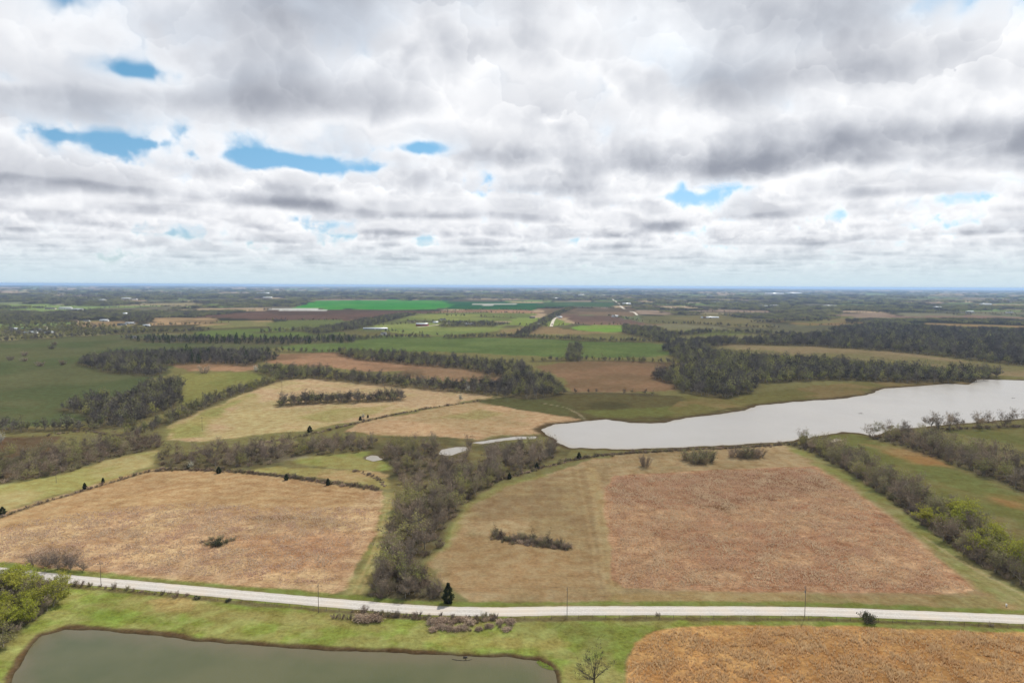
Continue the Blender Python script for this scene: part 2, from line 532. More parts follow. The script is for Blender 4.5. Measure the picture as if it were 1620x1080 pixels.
    paint([(120, 508), (200, 508), (230, 516), (190, 520), (110, 516)], g(150, 128, 96), col2=g(132, 126, 84))
    paint([(350, 508), (440, 506), (440, 516), (340, 520), (310, 516)], g(166, 142, 104), col2=g(128, 126, 80))
    paint([(420, 512), (460, 506), (545, 506), (560, 512), (520, 520), (430, 522)], g(110, 118, 70))
    paint([(560, 506), (640, 505), (660, 520), (590, 524), (540, 520)], g(112, 116, 72))
    paint([(635, 497), (720, 494), (850, 496), (840, 508), (700, 508), (620, 506)], g(146, 152, 82), col2=g(118, 128, 72))
    paint([(700, 492), (760, 489), (850, 491), (850, 496), (720, 494), (680, 494)], g(176, 138, 108), col2=g(140, 112, 86))
    paint([(590, 514), (690, 509), (800, 514), (790, 524), (700, 530), (600, 524)], g(122, 136, 76), col2=g(142, 150, 84))
    paint([(812, 503), (880, 502), (905, 514), (860, 517), (800, 514)], g(138, 152, 76))
    paint([(860, 488), (1000, 487), (1010, 493), (1000, 500), (880, 498), (850, 496)], g(138, 116, 92), col2=g(112, 98, 80))
    paint([(880, 498), (960, 500), (1010, 508), (1080, 512), (990, 515), (910, 512)], g(150, 120, 98), col2=g(120, 98, 86))
    paint([(905, 517), (940, 515), (984, 515), (990, 524), (950, 528), (918, 524)], g(124, 160, 66), col2=g(140, 160, 76), soft=1.2)
    paint([(790, 520), (860, 516), (920, 524), (990, 528), (900, 530), (790, 528)], g(140, 140, 84), col2=g(150, 128, 92))
    paint([(440, 549), (520, 535), (620, 530), (760, 533), (1000, 541), (1060, 545), (1080, 560), (1000, 566), (900, 566), (700, 556), (560, 560), (470, 556)], g(100, 116, 64), col2=g(110, 124, 70), scale=60)
    paint([(1010, 500), (1140, 498), (1225, 512), (1220, 520), (1100, 514), (1020, 512)], g(132, 122, 84), col2=g(116, 112, 76))
    paint([(1260, 497), (1370, 502), (1375, 513), (1270, 516), (1215, 507)], g(146, 120, 84), col2=g(126, 124, 78))
    paint([(1410, 500), (1560, 500), (1640, 503), (1640, 506), (1500, 504.5), (1400, 503)], g(146, 120, 104), soft=.5)
    paint([(1455, 510), (1560, 513), (1640, 517), (1640, 520), (1480, 515)], g(160, 134, 92), soft=.5)
    paint([(1085, 521), (1180, 523), (1185, 530), (1100, 531)], g(118, 124, 70))
    paint([(1105, 543), (1180, 544), (1280, 548), (1400, 556), (1500, 567), (1640, 586), (1640, 598), (1560, 592), (1450, 578), (1300, 565), (1180, 562), (1120, 556)], g(150, 132, 98), col2=g(132, 124, 84), scale=80)
    # ---------------- left pasture and its neighbours
    paint([(-260, 546), (0, 540), (110, 533), (190, 530), (330, 528), (440, 524), (560, 530), (520, 536), (440, 549), (420, 556), (330, 556), (260, 575), (270, 590), (232, 605), (215, 640), (150, 665), (60, 672), (-260, 690)],
          g(90, 98, 64), col2=g(100, 102, 70), scale=70, rough=.25)  # cloud shade over the pasture is painted in as a darker green
    paint([(300, 524), (420, 520), (445, 522), (560, 526), (440, 534), (330, 534)], g(104, 118, 64))
    paint([(265, 577), (330, 567), (400, 574), (412, 583), (380, 587), (300, 586)], g(174, 138, 106), col2=g(140, 112, 84))
    paint([(430, 562), (520, 557), (620, 565), (710, 574), (700, 585), (600, 588), (500, 580), (420, 574)], g(168, 132, 102), col2=g(140, 112, 86))
    paint([(640, 585), (720, 580), (800, 592), (800, 606), (700, 604), (620, 596)], g(150, 122, 94), col2=g(120, 102, 78))
    paint([(262, 606), (300, 590), (390, 588), (425, 592), (400, 606), (330, 628), (285, 640), (268, 625)], g(140, 136, 78), col2=g(126, 128, 70))
    paint([(845, 580), (900, 572), (1000, 571), (1095, 575), (1080, 592), (1065, 604), (1085, 618), (910, 620), (890, 600)], g(132, 108, 80), col2=g(146, 116, 88), scale=50)
    # yellow-tan meadow and tan meadow
    paint([(262, 694), (262, 675), (300, 655), (390, 622), (440, 600), (520, 598), (570, 604), (650, 608), (720, 617), (775, 627), (740, 634), (640, 650), (560, 668), (480, 680), (400, 688), (320, 696)],
          g(196, 168, 130), col2=g(182, 164, 116), scale=40, rough=.5)
    paint([(262, 694), (268, 675), (330, 646), (400, 622), (340, 660), (320, 690)], g(140, 144, 74), col2=g(160, 150, 90), op=.8, soft=3)
    paint([(470, 660), (520, 648), (620, 640), (600, 652), (520, 668)], g(150, 146, 82), op=.6, soft=3)
    paint([(545, 682), (570, 668), (640, 655), (700, 643), (750, 633), (800, 642), (880, 656), (925, 664), (885, 670), (860, 678), (870, 684), (780, 690), (720, 700), (640, 690)], g(192, 160, 122), col2=g(176, 152, 112), scale=40, rough=.5)
    paint([(690, 660), (760, 648), (800, 655), (760, 664)], g(146, 142, 84), op=.55, soft=3)
    # hill pasture on the lake's far shore, cloud shade mixed into its dark colour
    paint([(745, 633), (830, 626), (900, 620), (1000, 622), (1080, 626), (1130, 630), (1195, 640), (1180, 646), (1100, 656), (1050, 668), (1000, 668), (960, 662), (920, 664), (870, 655), (800, 645)], g(88, 82, 54), col2=g(104, 96, 62), scale=40)
    paint([(745, 634), (800, 630), (880, 632), (905, 645), (900, 658), (830, 648)], g(98, 98, 60), op=.8, soft=2)
    paint([(920, 650), (1000, 646), (1110, 640), (1190, 640), (1100, 652), (1040, 660), (960, 660)], g(112, 114, 62), op=.85, soft=2.5)
    paint([(1080, 626), (1200, 620), (1330, 606), (1450, 600), (1540, 606), (1500, 608), (1400, 615), (1330, 631), (1250, 636), (1195, 642), (1130, 650), (1060, 664)], g(136, 118, 78), col2=g(118, 112, 66), scale=40)
    line([(750, 633), (800, 627), (860, 623), (940, 620), (1000, 621)], g(166, 150, 108), 4, op=.7)
    line([(862, 638), (895, 644), (915, 654), (926, 663)], g(160, 146, 118), 2.2, op=.6)
    # ---------------- creek bottom
    paint([(240, 745), (250, 720), (420, 700), (560, 690), (700, 690), (900, 708), (900, 722), (800, 740), (730, 780), (712, 830), (690, 880), (700, 950), (580, 950), (600, 860), (612, 790), (600, 765), (450, 748)], g(132, 122, 80), col2=g(106, 100, 68), scale=25)
    paint([(470, 722), (520, 712), (560, 706), (610, 730), (620, 745), (560, 745), (480, 735)], g(142, 150, 76), col2=g(160, 152, 92), soft=2)
    paint([(355, 748), (440, 738), (560, 742), (615, 750), (612, 772), (560, 764), (460, 752)], g(182, 156, 110), col2=g(160, 150, 92), soft=1.5, rough=.5)
    paint([(400, 724), (478, 716), (500, 724), (420, 732)], g(176, 164, 136), op=.6, soft=2)
    paint([(-200, 790), (0, 765), (100, 748), (210, 716), (246, 712), (238, 738), (130, 770), (0, 810), (-200, 860)], g(174, 160, 108), col2=g(160, 154, 92), soft=1.5)
    paint([(-200, 770), (-200, 700), (0, 690), (90, 690), (60, 745), (0, 758)], g(120, 94, 74), col2=g(104, 88, 66), soft=1.5)
    # ---------------- near fields
    paint([(-300, 905), (-100, 840), (0, 814), (130, 773), (236, 743), (330, 742), (450, 753), (560, 769), (608, 776), (612, 792), (600, 832), (578, 880), (548, 925), (520, 940), (400, 930), (240, 916), (110, 904), (0, 890)],
          g(186, 152, 116), col2=g(198, 167, 126), scale=18, var=.18, rough=.9)
    paint([(-100, 840), (0, 814), (130, 773), (236, 743), (330, 742), (450, 753), (590, 772), (560, 800), (400, 810), (250, 800), (100, 830)], g(184, 152, 108), col2=g(172, 140, 98), op=.75, soft=4, scale=14, rough=.5)
    paint([(390, 820), (440, 812), (520, 815), (560, 835), (480, 835)], g(142, 116, 82), op=.55, soft=4)
    paint([(360, 850), (440, 845), (560, 850), (540, 900), (420, 905), (380, 880)], g(180, 132, 96), op=.5, soft=5, rough=.9)
    paint([(30, 880), (80, 862), (130, 868), (120, 890), (60, 896)], g(104, 84, 68), op=.6, soft=3)
    paint([(150, 905), (260, 910), (330, 915), (300, 900), (200, 890)], g(176, 140, 112), op=.7, soft=3)
    paint([(608, 778), (630, 780), (618, 830), (612, 870), (590, 935), (540, 945), (575, 890), (600, 840)], g(160, 150, 98), col2=g(144, 144, 80), soft=2.5)
    # mown khaki field and the copper prairie stand in it
    paint([(700, 860), (716, 830), (736, 798), (800, 766), (870, 748), (930, 728), (1000, 717), (1080, 710), (1240, 703), (1330, 748), (1400, 800), (1480, 858), (1560, 912), (1640, 950), (1640, 968), (1440, 960), (1273, 954), (1080, 955), (900, 956), (740, 952), (690, 905), (672, 888)],
          g(174, 150, 112), col2=g(160, 138, 100), scale=16, var=.10, rough=.45, streak=(1.6, 45))
    paint([(700, 800), (800, 766), (960, 735), (950, 800), (960, 850), (800, 820), (720, 840)], g(164, 142, 102), col2=g(150, 126, 92), op=.7, soft=4, scale=14)
    paint([(700, 888), (730, 850), (800, 842), (960, 880), (960, 930), (800, 940), (720, 930)], g(170, 140, 100), op=.6, soft=4)
    line([(668, 890), (700, 862), (716, 832), (738, 798), (800, 766), (860, 752)], g(140, 142, 78), 6, op=.6)
    line([(935, 740), (950, 800), (962, 880), (970, 930)], g(180, 156, 108), 5, op=.55)
    line([(915, 745), (925, 800), (935, 880)], g(148, 122, 84), 6, op=.35)
    for k in range(7):
        line([(905 + 8 * k, 742 + k), (918 + 7.6 * k, 800), (930 + 6.6 * k, 860), (940 + 5.6 * k, 925)], g(184, 160, 118) if k % 2 else g(150, 128, 94), 1.8, op=.28)
    for k in range(6):
        line([(720 + 4 * k, 936 - 7 * k), (800, 944 - 8 * k), (900, 946 - 9 * k), (960, 944 - 8 * k)], g(182, 154, 112) if k % 2 else g(154, 130, 96), 1.6, op=.25)
    for k in range(5):
        line([(20 + 30 * k, 822 - 6 * k), (150 + 30 * k, 792 - 5 * k), (330 + 20 * k, 776 - 4 * k), (560, 790 - 3 * k)], g(170, 134, 94) if k % 2 else g(200, 168, 122), 2.2, op=.4)
    line([(612, 786), (606, 830), (588, 880), (560, 935)], g(176, 160, 108), 1.4, op=.7)
    line([(618, 786), (613, 830), (596, 880), (570, 938)], g(176, 160, 108), 1.4, op=.6)
    paint([(955, 772), (972, 752), (1150, 742), (1290, 738), (1352, 776), (1424, 832), (1490, 886), (1545, 934), (1530, 938), (1300, 937), (1100, 934), (985, 931), (972, 916), (965, 860)], g(176, 134, 102), col2=g(188, 150, 114), scale=16, var=.16, rough=1.0, warp=.5)
    paint([(960, 772), (980, 754), (1150, 744), (1285, 740), (1330, 770), (1250, 790), (1050, 800), (970, 800)], g(160, 122, 94), col2=g(150, 116, 90), op=.8, soft=4, rough=.9)
    paint([(1110, 800), (1150, 794), (1180, 802), (1150, 812)], g(112, 92, 66), op=.6, soft=2)
    paint([(968, 936), (1300, 941), (1540, 942), (1640, 960), (1640, 972), (1440, 962), (1273, 956), (970, 955)], g(170, 148, 102), col2=g(150, 138, 88), soft=2, op=.8)
    # green headland along the right hedge with a two-rut track
    paint([(1240, 704), (1340, 742), (1430, 808), (1520, 880), (1640, 945), (1640, 975), (1560, 935), (1490, 880), (1424, 826), (1350, 770), (1280, 728)], g(152, 144, 94), col2=g(138, 138, 78), soft=2.5)
    line([(1460, 848), (1510, 882), (1560, 910), (1640, 952)], g(176, 162, 116), 1.6, op=.8)
    line([(1452, 850), (1500, 884), (1545, 912), (1620, 955)], g(164, 152, 106), 1.2, op=.5)
    # fields right of the hedge
    paint([(1290, 695), (1312, 687), (1340, 683), (1386, 690), (1440, 716), (1540, 762), (1640, 808), (1900, 920), (1900, 990), (1640, 905), (1560, 870), (1480, 800), (1400, 748), (1330, 715)], g(126, 120, 72), col2=g(116, 116, 64), scale=22, warp=.4)
    paint([(1400, 714), (1440, 708), (1480, 722), (1500, 738), (1450, 732)], g(168, 122, 76), op=.7, soft=3)
    paint([(1370, 704), (1430, 708), (1470, 722), (1420, 722)], g(156, 134, 92), op=.6, soft=3)
    paint([(1560, 780), (1620, 786), (1640, 812), (1590, 800)], g(160, 118, 74), op=.7, soft=3)
    paint([(1410, 730), (1500, 738), (1590, 775), (1640, 800), (1560, 786), (1470, 758)], g(112, 120, 64), op=.6, soft=3)
    paint([(1500, 800), (1600, 820), (1640, 850), (1560, 850)], g(150, 136, 96), op=.5, soft=3)
    paint([(1311, 697), (1322, 694), (1330, 696), (1320, 699)], g(206, 194, 168), soft=.6)
    paint([(1500, 682), (1560, 676), (1640, 674), (1900, 680), (1900, 760), (1700, 740), (1640, 714), (1560, 694)], g(112, 112, 64), col2=g(124, 118, 72))
    # verge south of the road, with dry and lush patches
    vs = [(-300, 1010), (-100, 960), (0, 930), (107, 921), (240, 933), (400, 948), (540, 961), (660, 970), (780, 973), (900, 971), (1080, 972), (1273, 973), (1440, 978), (1640, 987), (1900, 998), (1900, 1015), (1640, 1003), (1350, 992), (1085, 992), (1035, 998), (1005, 1017), (990, 1045), (990, 1085), (960, 1300), (-400, 1300)]
    paint(vs, g(150, 150, 84), col2=g(136, 148, 66), scale=7, var=.22, warp=.3, rough=.7)
    paint([(240, 950), (290, 943), (320, 952), (300, 962), (250, 962)], g(190, 164, 108), op=.8, soft=2)
    paint([(160, 945), (330, 955), (520, 975), (640, 985), (620, 1000), (420, 985), (220, 968)], g(160, 146, 88), op=.55, soft=3)
    paint([(680, 1005), (780, 1008), (900, 1015), (880, 1030), (760, 1022), (660, 1015)], g(168, 156, 88), op=.6, soft=3)
    paint([(870, 985), (960, 985), (980, 1000), (960, 1030), (900, 1010)], g(128, 132, 70), op=.6, soft=3)
    paint([(890, 1050), (960, 1040), (985, 1070), (970, 1150), (890, 1150)], g(160, 150, 92), op=.6, soft=3)
    paint([(100, 960), (180, 965), (300, 990), (200, 985), (120, 975)], g(118, 140, 50), op=.6, soft=3)
    line(ROAD + np.array([0.3, 5.4]), g(122, 136, 62), 3.2, op=.8, world=True)
    line(ROAD + np.array([0.3, -5.6]), g(112, 98, 70), 2.6, op=.85, world=True)
    # lower right copper prairie
    paint([(986, 1300), (988, 1085), (990, 1040), (1005, 1016), (1035, 997), (1085, 990), (1200, 988), (1350, 991), (1500, 996), (1640, 1001), (1900, 1012), (2300, 1040), (2300, 1300)], g(186, 140, 86), col2=g(198, 154, 98), scale=12, var=.18, rough=1.0, warp=.5)
    # weedy fence lines
    for q in FENCEROWS: line(q, g(112, 98, 72), 3.0, op=.8)
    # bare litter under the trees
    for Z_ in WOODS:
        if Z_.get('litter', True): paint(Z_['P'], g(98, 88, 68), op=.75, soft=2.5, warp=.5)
    # shores: wet mud and dead sedge, bed
    for k, s in enumerate(sds):
        if k == 0:
            b = (1 - sstep(1.0, 2.6, s + (mid - .5) * 3))[:, None]; C[:] = C * (1 - b) + g(108, 88, 62) * b
            b = (1 - sstep(0.0, 1.0, s))[:, None]; C[:] = C * (1 - b) + g(84, 72, 50) * b
        elif k == 1:
            b = (1 - sstep(2.0, 9.0, s + (mid - .5) * 8))[:, None]; C[:] = C * (1 - b) + g(96, 82, 60) * b
        else:
            b = (1 - sstep(0.5, 3.0, s))[:, None]; C[:] = C * (1 - b) + g(120, 108, 84) * b
    lum = (C @ np.array([.3, .6, .1]))[:, None]
    C[:] = (lum + (C - lum) * 0.94) * np.array([1.05, 1.01, .98])
    C *= (0.86 + 0.28 * big)[:, None] * (0.92 + 0.16 * fine)[:, None]
    # ---- mesh
    V = np.stack([X, Y, Z], 1)
    i = np.arange(nr - 1)[:, None]; j = np.arange(nc)[None, :]
    j2 = (j + 1) % nc
    F = np.stack([i * nc + j, i * nc + j2, (i + 1) * nc + j2, (i + 1) * nc + j], -1).reshape(-1, 4)
    F = F[:, ::-1]
    V = np.concatenate([V, [[0, 0, 0]]]); C = np.concatenate([C, C[:1]]); RG = np.concatenate([RG, RG[:1]])
    jj = np.arange(nc)
    cen = np.stack([np.full(nc, len(V) - 1), jj, (jj + 1) % nc], 1)[:, ::-1]
    # keep upward orientation
    me = new_mesh('ground', V, [F[:, ::-1] if up_flip(V, F[0]) else F, cen if not up_flip(V, cen[0]) else cen[:, ::-1]], {'albedo': C, 'coarse': RG}, [M_ground()], smooth=True)
    o = link('ground', me); tag(o, kind='structure')


def up_flip(V, f):
    a, b, c = V[f[0]], V[f[1]], V[f[2]]
    return np.cross(b - a, c - a)[2] < 0


# ================================================================== materials
def mat(name):
    m = bpy.data.materials.new(name); m.use_nodes = True
    t = NT(m.node_tree); t.n.clear()
    out = t.new('ShaderNodeOutputMaterial')
    return m, t, out


def M_ground():
    m, t, out = mat('ground_cover')
    a = t.new('ShaderNodeAttribute', attribute_name='albedo'); c = t.new('ShaderNodeAttribute', attribute_name='coarse')
    geo = t.new('ShaderNodeNewGeometry'); P = geo.outputs['Position']
    n1 = t.noise(P, 0.7, 5, 0.65); n2 = t.noise(P, 0.16, 5, 0.6); n3 = t.noise(P, 0.03, 3)
    f = t.m('ADD', t.m('MULTIPLY', t.m('SUBTRACT', n1, .5), 1.5), t.m('MULTIPLY', t.m('SUBTRACT', n2, .5), 1.9))
    f = t.m('MULTIPLY', f, t.m('ADD', t.m('MULTIPLY', c.outputs['Fac'], 0.8), 0.25))
    f = t.m('ADD', t.m('ADD', f, 1.0), t.m('MULTIPLY', t.m('SUBTRACT', n3, .5), 0.25))
    sc = t.new('ShaderNodeVectorMath', operation='SCALE')
    t.l.new(a.outputs['Color'], sc.inputs[0]); t.l.new(f, sc.inputs['Scale'])
    # slight hue drift between straw and green
    hue = t.mix(t.mr(n2, .35, .65), (1.06, 1.0, .92), (.95, 1.02, 1.02))
    col = t.mix(1.0, sc.outputs[0], hue, 'MULTIPLY')
    d = t.new('ShaderNodeBsdfDiffuse'); d.inputs['Roughness'].default_value = 0.6
    bm = t.new('ShaderNodeBump'); bm.inputs['Strength'].default_value = 0.55
    t.l.new(t.m('MULTIPLY', c.outputs['Fac'], 0.8), bm.inputs['Distance'])
    t.l.new(t.m('ADD', n1, t.m('MULTIPLY', n2, 1.5)), bm.inputs['Height'])
    t.l.new(bm.outputs[0], d.inputs['Normal'])
    t.l.new(col, d.inputs['Color']); t.l.new(d.outputs[0], out.inputs[0])
    return m


def M_plain(name, col, var=0.25, scale=1.0, rough=0.9, spec=0.2, obj_random=0.0, col2=None):
    m, t, out = mat(name)
    geo = t.new('ShaderNodeNewGeometry')
    n = t.noise(geo.outputs['Position'], scale, 4, 0.55)
    f = t.mr(n, .25, .75, 1 - var, 1 + var, 'LINEAR')
    c = (*col, 1.0)
    if obj_random or col2 is not None:
        oi = t.new('ShaderNodeObjectInfo')
        if col2 is not None: c = t.mix(oi.outputs['Random'], col, col2)
        if obj_random:
            r2 = t.m('FRACT', t.m('MULTIPLY', oi.outputs['Random'], 17.31))
            f = t.m('MULTIPLY', f, t.m('ADD', t.m('MULTIPLY', r2, obj_random * 2), 1 - obj_random))
    sc = t.new('ShaderNodeVectorMath', operation='SCALE')
    if isinstance(c, tuple): sc.inputs[0].default_value = c[:3]
    else: t.l.new(c, sc.inputs[0])
    t.l.new(f, sc.inputs['Scale'])
    p = t.new('ShaderNodeBsdfPrincipled')
    p.inputs['Roughness'].default_value = rough; p.inputs['Specular IOR Level'].default_value = spec
    t.l.new(sc.outputs[0], p.inputs['Base Color'])
    t.l.new(p.outputs[0], out.inputs[0])
    return m


def M_leaf(name, col, col2, obj_random=0.2):
    m, t, out = mat(name)
    oi = t.new('ShaderNodeObjectInfo'); geo = t.new('ShaderNodeNewGeometry')
    n = t.noise(geo.outputs['Position'], 0.8, 3, 0.6)
    c = t.mix(t.m('ADD', t.m('MULTIPLY', oi.outputs['Random'], .7), t.m('MULTIPLY', t.m('SUBTRACT', n, .35), 1.0), clamp=True), col, col2)
    r2 = t.m('FRACT', t.m('MULTIPLY', oi.outputs['Random'], 23.7))
    sc = t.new('ShaderNodeVectorMath', operation='SCALE')
    t.l.new(c, sc.inputs[0]); t.l.new(t.m('ADD', t.m('MULTIPLY', r2, obj_random * 2), 1 - obj_random), sc.inputs['Scale'])
    d = t.new('ShaderNodeBsdfDiffuse'); tr = t.new('ShaderNodeBsdfTranslucent')
    t.l.new(sc.outputs[0], d.inputs[0]); t.l.new(sc.outputs[0], tr.inputs[0])
    mx = t.new('ShaderNodeMixShader'); mx.inputs[0].default_value = 0.3
    t.l.new(d.outputs[0], mx.inputs[1]); t.l.new(tr.outputs[0], mx.inputs[2])
    t.l.new(mx.outputs[0], out.inputs[0])
    return m


def M_water(name, body, body2, bump, scale, rough):
    m, t, out = mat(name)
    geo = t.new('ShaderNodeNewGeometry'); P = geo.outputs['Position']
    mp = t.new('ShaderNodeMapping'); mp.inputs['Scale'].default_value = (1.0, 0.45, 1.0); mp.inputs['Rotation'].default_value = (0, 0, 0.5)
    t.l.new(P, mp.inputs[0])
    n = t.noise(mp.outputs[0], scale, 4, 0.6); n2 = t.noise(P, 0.02, 4, 0.6)
    c = t.mix(t.mr(n2, .35, .65), body, body2)
    sa_ = t.new('ShaderNodeAttribute', attribute_name='shore')
    c = t.mix(t.mr(t.m('ADD', sa_.outputs['Fac'], t.m('MULTIPLY', t.m('SUBTRACT', t.noise(P, .12, 3), .5), 10)), -1.0, 9.0, .75, 0.0), c, (.115, .092, .050) if 'pond' in name else (.26, .225, .17))
    p = t.new('ShaderNodeBsdfPrincipled')
    t.l.new(c, p.inputs['Base Color'])
    p.inputs['IOR'].default_value = 1.33
    n5 = t.noise(mp.outputs[0], .035, 4, .6)
    t.l.new(t.mr(n5, .3, .7, rough * .92, rough * 1.08), p.inputs['Roughness'])
    b = t.new('ShaderNodeBump'); b.inputs['Strength'].default_value = 1.0; b.inputs['Distance'].default_value = bump
    t.l.new(n, b.inputs['Height']); t.l.new(b.outputs[0], p.inputs['Normal'])
    t.l.new(p.outputs[0], out.inputs[0])
    return m


def M_gravel():
    m, t, out = mat('white_gravel')
    a = t.new('ShaderNodeAttribute', attribute_name='lane')
    geo = t.new('ShaderNodeNewGeometry'); P = geo.outputs['Position']
    n1 = t.noise(P, 1.4, 5, 0.65); n2 = t.noise(P, 0.07, 4, 0.6)
    col = t.mix(t.mr(n1, .3, .7), (.36, .33, .29), (.47, .44, .40))
    col = t.mix(t.mr(n2, .42, .68), col, (.46, .40, .33))
    l = a.outputs['Fac']                                   # 0 centre .. 1 edge
    rut = t.m('MULTIPLY', t.mr(t.m('ABSOLUTE', t.m('SUBTRACT', l, .42)), .0, .22, 1, 0), .35)
    col = t.mix(rut, col, (.60, .57, .53))
    ed = t.mr(t.m('ADD', l, t.m('MULTIPLY', t.m('SUBTRACT', n1, .5), .5)), .82, 1.02, 0, .75)
    col = t.mix(ed, col, (.30, .27, .18))
    d = t.new('ShaderNodeBsdfDiffuse'); t.l.new(col, d.inputs[0])
    b = t.new('ShaderNodeBump'); b.inputs['Strength'].default_value = .4; b.inputs['Distance'].default_value = .08
    t.l.new(n1, b.inputs['Height']); t.l.new(b.outputs[0], d.inputs['Normal'])
    t.l.new(d.outputs[0], out.inputs[0])
    return m


def M_tuft(name, ca, cb, cc):
    m, t, out = mat(name)
    a = t.new('ShaderNodeAttribute', attribute_name='tone')
    geo = t.new('ShaderNodeNewGeometry'); P = geo.outputs['Position']
    n2 = t.noise(P, 0.07, 4, 0.6)
    c = t.mix(a.outputs['Fac'], ca, cb)
    c = t.mix(t.mr(n2, .42, .66), c, cc)
    d = t.new('ShaderNodeBsdfDiffuse'); tr = t.new('ShaderNodeBsdfTranslucent')
    t.l.new(c, d.inputs[0]); t.l.new(c, tr.inputs[0])
    mx = t.new('ShaderNodeMixShader'); mx.inputs[0].default_value = 0.35
    t.l.new(d.outputs[0], mx.inputs[1]); t.l.new(tr.outputs[0], mx.inputs[2])
    t.l.new(mx.outputs[0], out.inputs[0])
    return m


MT = dict(
    bark=M_plain('grey_bark', (.25, .22, .18), .3, 2.0, obj_random=.2),
    twig=M_plain('bare_twigs', (.34, .262, .188), .25, 0.6, obj_random=.45, col2=(.255, .208, .158)),
    twig_red=M_plain('brown_twigs', (.240, .175, .130), .25, 0.6, obj_random=.28, col2=(.205, .160, .130)),
    bark_backlit=M_plain('backlit_dark_bark', (.085, .068, .052), .3, 2.0),  # tree standing against the light: its backlit darkness is put into the colour
    twig_shaded=M_plain('cloud_shaded_twigs', (.150, .128, .108), .25, 0.6, obj_random=.45, col2=(.118, .106, .096)),  # far-wood twigs, darkened to carry the cloud shade over those woods
    bud=M_leaf('spring_buds', (.30, .31, .10), (.36, .33, .13)),
    leaf=M_leaf('yellow_green_leaves', (.33, .36, .05), (.42, .40, .075)),
    sage=M_leaf('young_sage_leaves', (.235, .245, .105), (.29, .275, .13)),
    cedar=M_leaf('cedar_needles', (.045, .060, .030), (.068, .082, .038)),
    blossom=M_leaf('white_blossom', (.62, .60, .54), (.50, .50, .40)),
    sedge=M_leaf('dead_sedge', (.54, .43, .32), (.44, .32, .23)),
    paint=M_plain('white_paint', (.72, .71, .68), .06, 1.5, .6),
    cream=M_plain('cream_siding', (.50, .45, .36), .08, 1.5, .7),
    greyw=M_plain('grey_siding', (.34, .35, .36), .08, 1.5, .7),
    redw=M_plain('barn_red', (.26, .045, .035), .15, 1.5, .7),
    tan=M_plain('tan_siding', (.34, .26, .18), .1, 1.5, .7),
    roofg=M_plain('grey_shingle', (.11, .11, .115), .2, 2.0, .8),
    roofb=M_plain('brown_shingle', (.14, .10, .075), .2, 2.0, .8),
    roofm=M_plain('white_metal_roof', (.66, .68, .69), .08, 1.0, .4, .5),
    roofr=M_plain('red_metal_roof', (.28, .05, .04), .12, 1.0, .5, .4),
    roofgn=M_plain('green_metal_roof', (.10, .22, .14), .12, 1.0, .5, .4),
    glass=M_plain('window_glass', (.03, .035, .04), .2, 1.0, .15, .5),
    pole=M_plain('weathered_pole', (.17, .14, .115), .25, 3.0, .9),
    metal=M_plain('galvanised_grey', (.30, .31, .32), .15, 3.0, .5, .5),
    wire=M_plain('dark_wire', (.08, .08, .08), .1, 1.0, .6),
    dirt=M_plain('pale_drive', (.46, .41, .33), .15, .3, .95),
    asph=M_plain('pale_far_road', (.30, .285, .26), .15, .1, .95),
    wood=M_plain('wet_dead_wood', (.045, .038, .032), .3, 3.0, .8),
    algae=M_leaf('floating_algae', (.16, .21, .04), (.22, .24, .07)),
    black=M_plain('black_hide', (.02, .018, .017), .2, 3.0, .8),
)

# ================================================================== woods and hedges (ground outlines)
def strip(pts, width):
    """outline of a strip following a line of pixels, width in metres"""
    P = np.array([at(*p) for p in pts])
    T_ = np.gradient(P, axis=0); T_ /= np.linalg.norm(T_, axis=1)[:, None]
    Nn = np.stack([-T_[:, 1], T_[:, 0]], 1) * width / 2
    return np.concatenate([P + Nn, (P - Nn)[::-1]])


WOODS = []


def zone(name, P, sp, h, mix, ind=None, litter=True, jit=0.9, brush=0.0, thin=0.0):
    P = P if isinstance(P, np.ndarray) else poly(P)
    WOODS.append(dict(name=name, P=P, sp=sp, h=h, mix=mix, ind=ind, litter=litter, jit=jit, brush=brush, thin=thin))


# --- near zones whose trees are individuals: ind = place words used in the labels
zone('belt', [(592, 943), (602, 900), (618, 852), (624, 818), (640, 795), (640, 778), (680, 768), (740, 750), (776, 742), (800, 752), (770, 775), (735, 797), (712, 832), (700, 866), (668, 893), (664, 912), (682, 930), (692, 943)],
     7.8, (9, 13.5), dict(bare=.60, sage=.2, bud=.20), ind='creek belt above the road', brush=5)
zone('beltfoot', [(586, 945), (600, 908), (655, 902), (690, 926), (706, 948)], 5.8, (6, 9), dict(bare_red=.5, bare=.5), ind='brushy belt foot by the road', brush=3.4)
zone('inlet', [(776, 742), (770, 724), (800, 714), (850, 710), (884, 712), (880, 722), (866, 731), (820, 750), (800, 752)], 7.5, (9, 13), dict(bare=.95, bud=.05), ind='bare stand at the lake head', brush=6.5, thin=.2)
zone('pools', [(600, 712), (650, 704), (690, 700), (742, 722), (740, 748), (690, 758), (640, 765), (620, 745), (610, 728)], 8.5, (8, 12), dict(bare=.7, sage=.15, bud=.15), ind='small creek pools', brush=6.5, thin=.35)
zone('thicket', [(248, 738), (262, 718), (330, 712), (430, 706), (520, 697), (585, 698), (600, 708), (560, 716), (470, 722), (425, 735), (350, 742)], 9.0, (8, 12), dict(bare=.65, bare_red=.25, bud=.10), ind='grey thicket above the left field', brush=6.5)
zone('leftwood', [(-90, 775), (-60, 735), (40, 722), (130, 706), (190, 690), (250, 690), (258, 704), (235, 712), (170, 726), (95, 750), (0, 765)], 8.0, (7, 12), dict(bare_red=.5, bare=.2, sage=.15, bud=.15), ind='brushy wood left of the mown lane', brush=4.5)
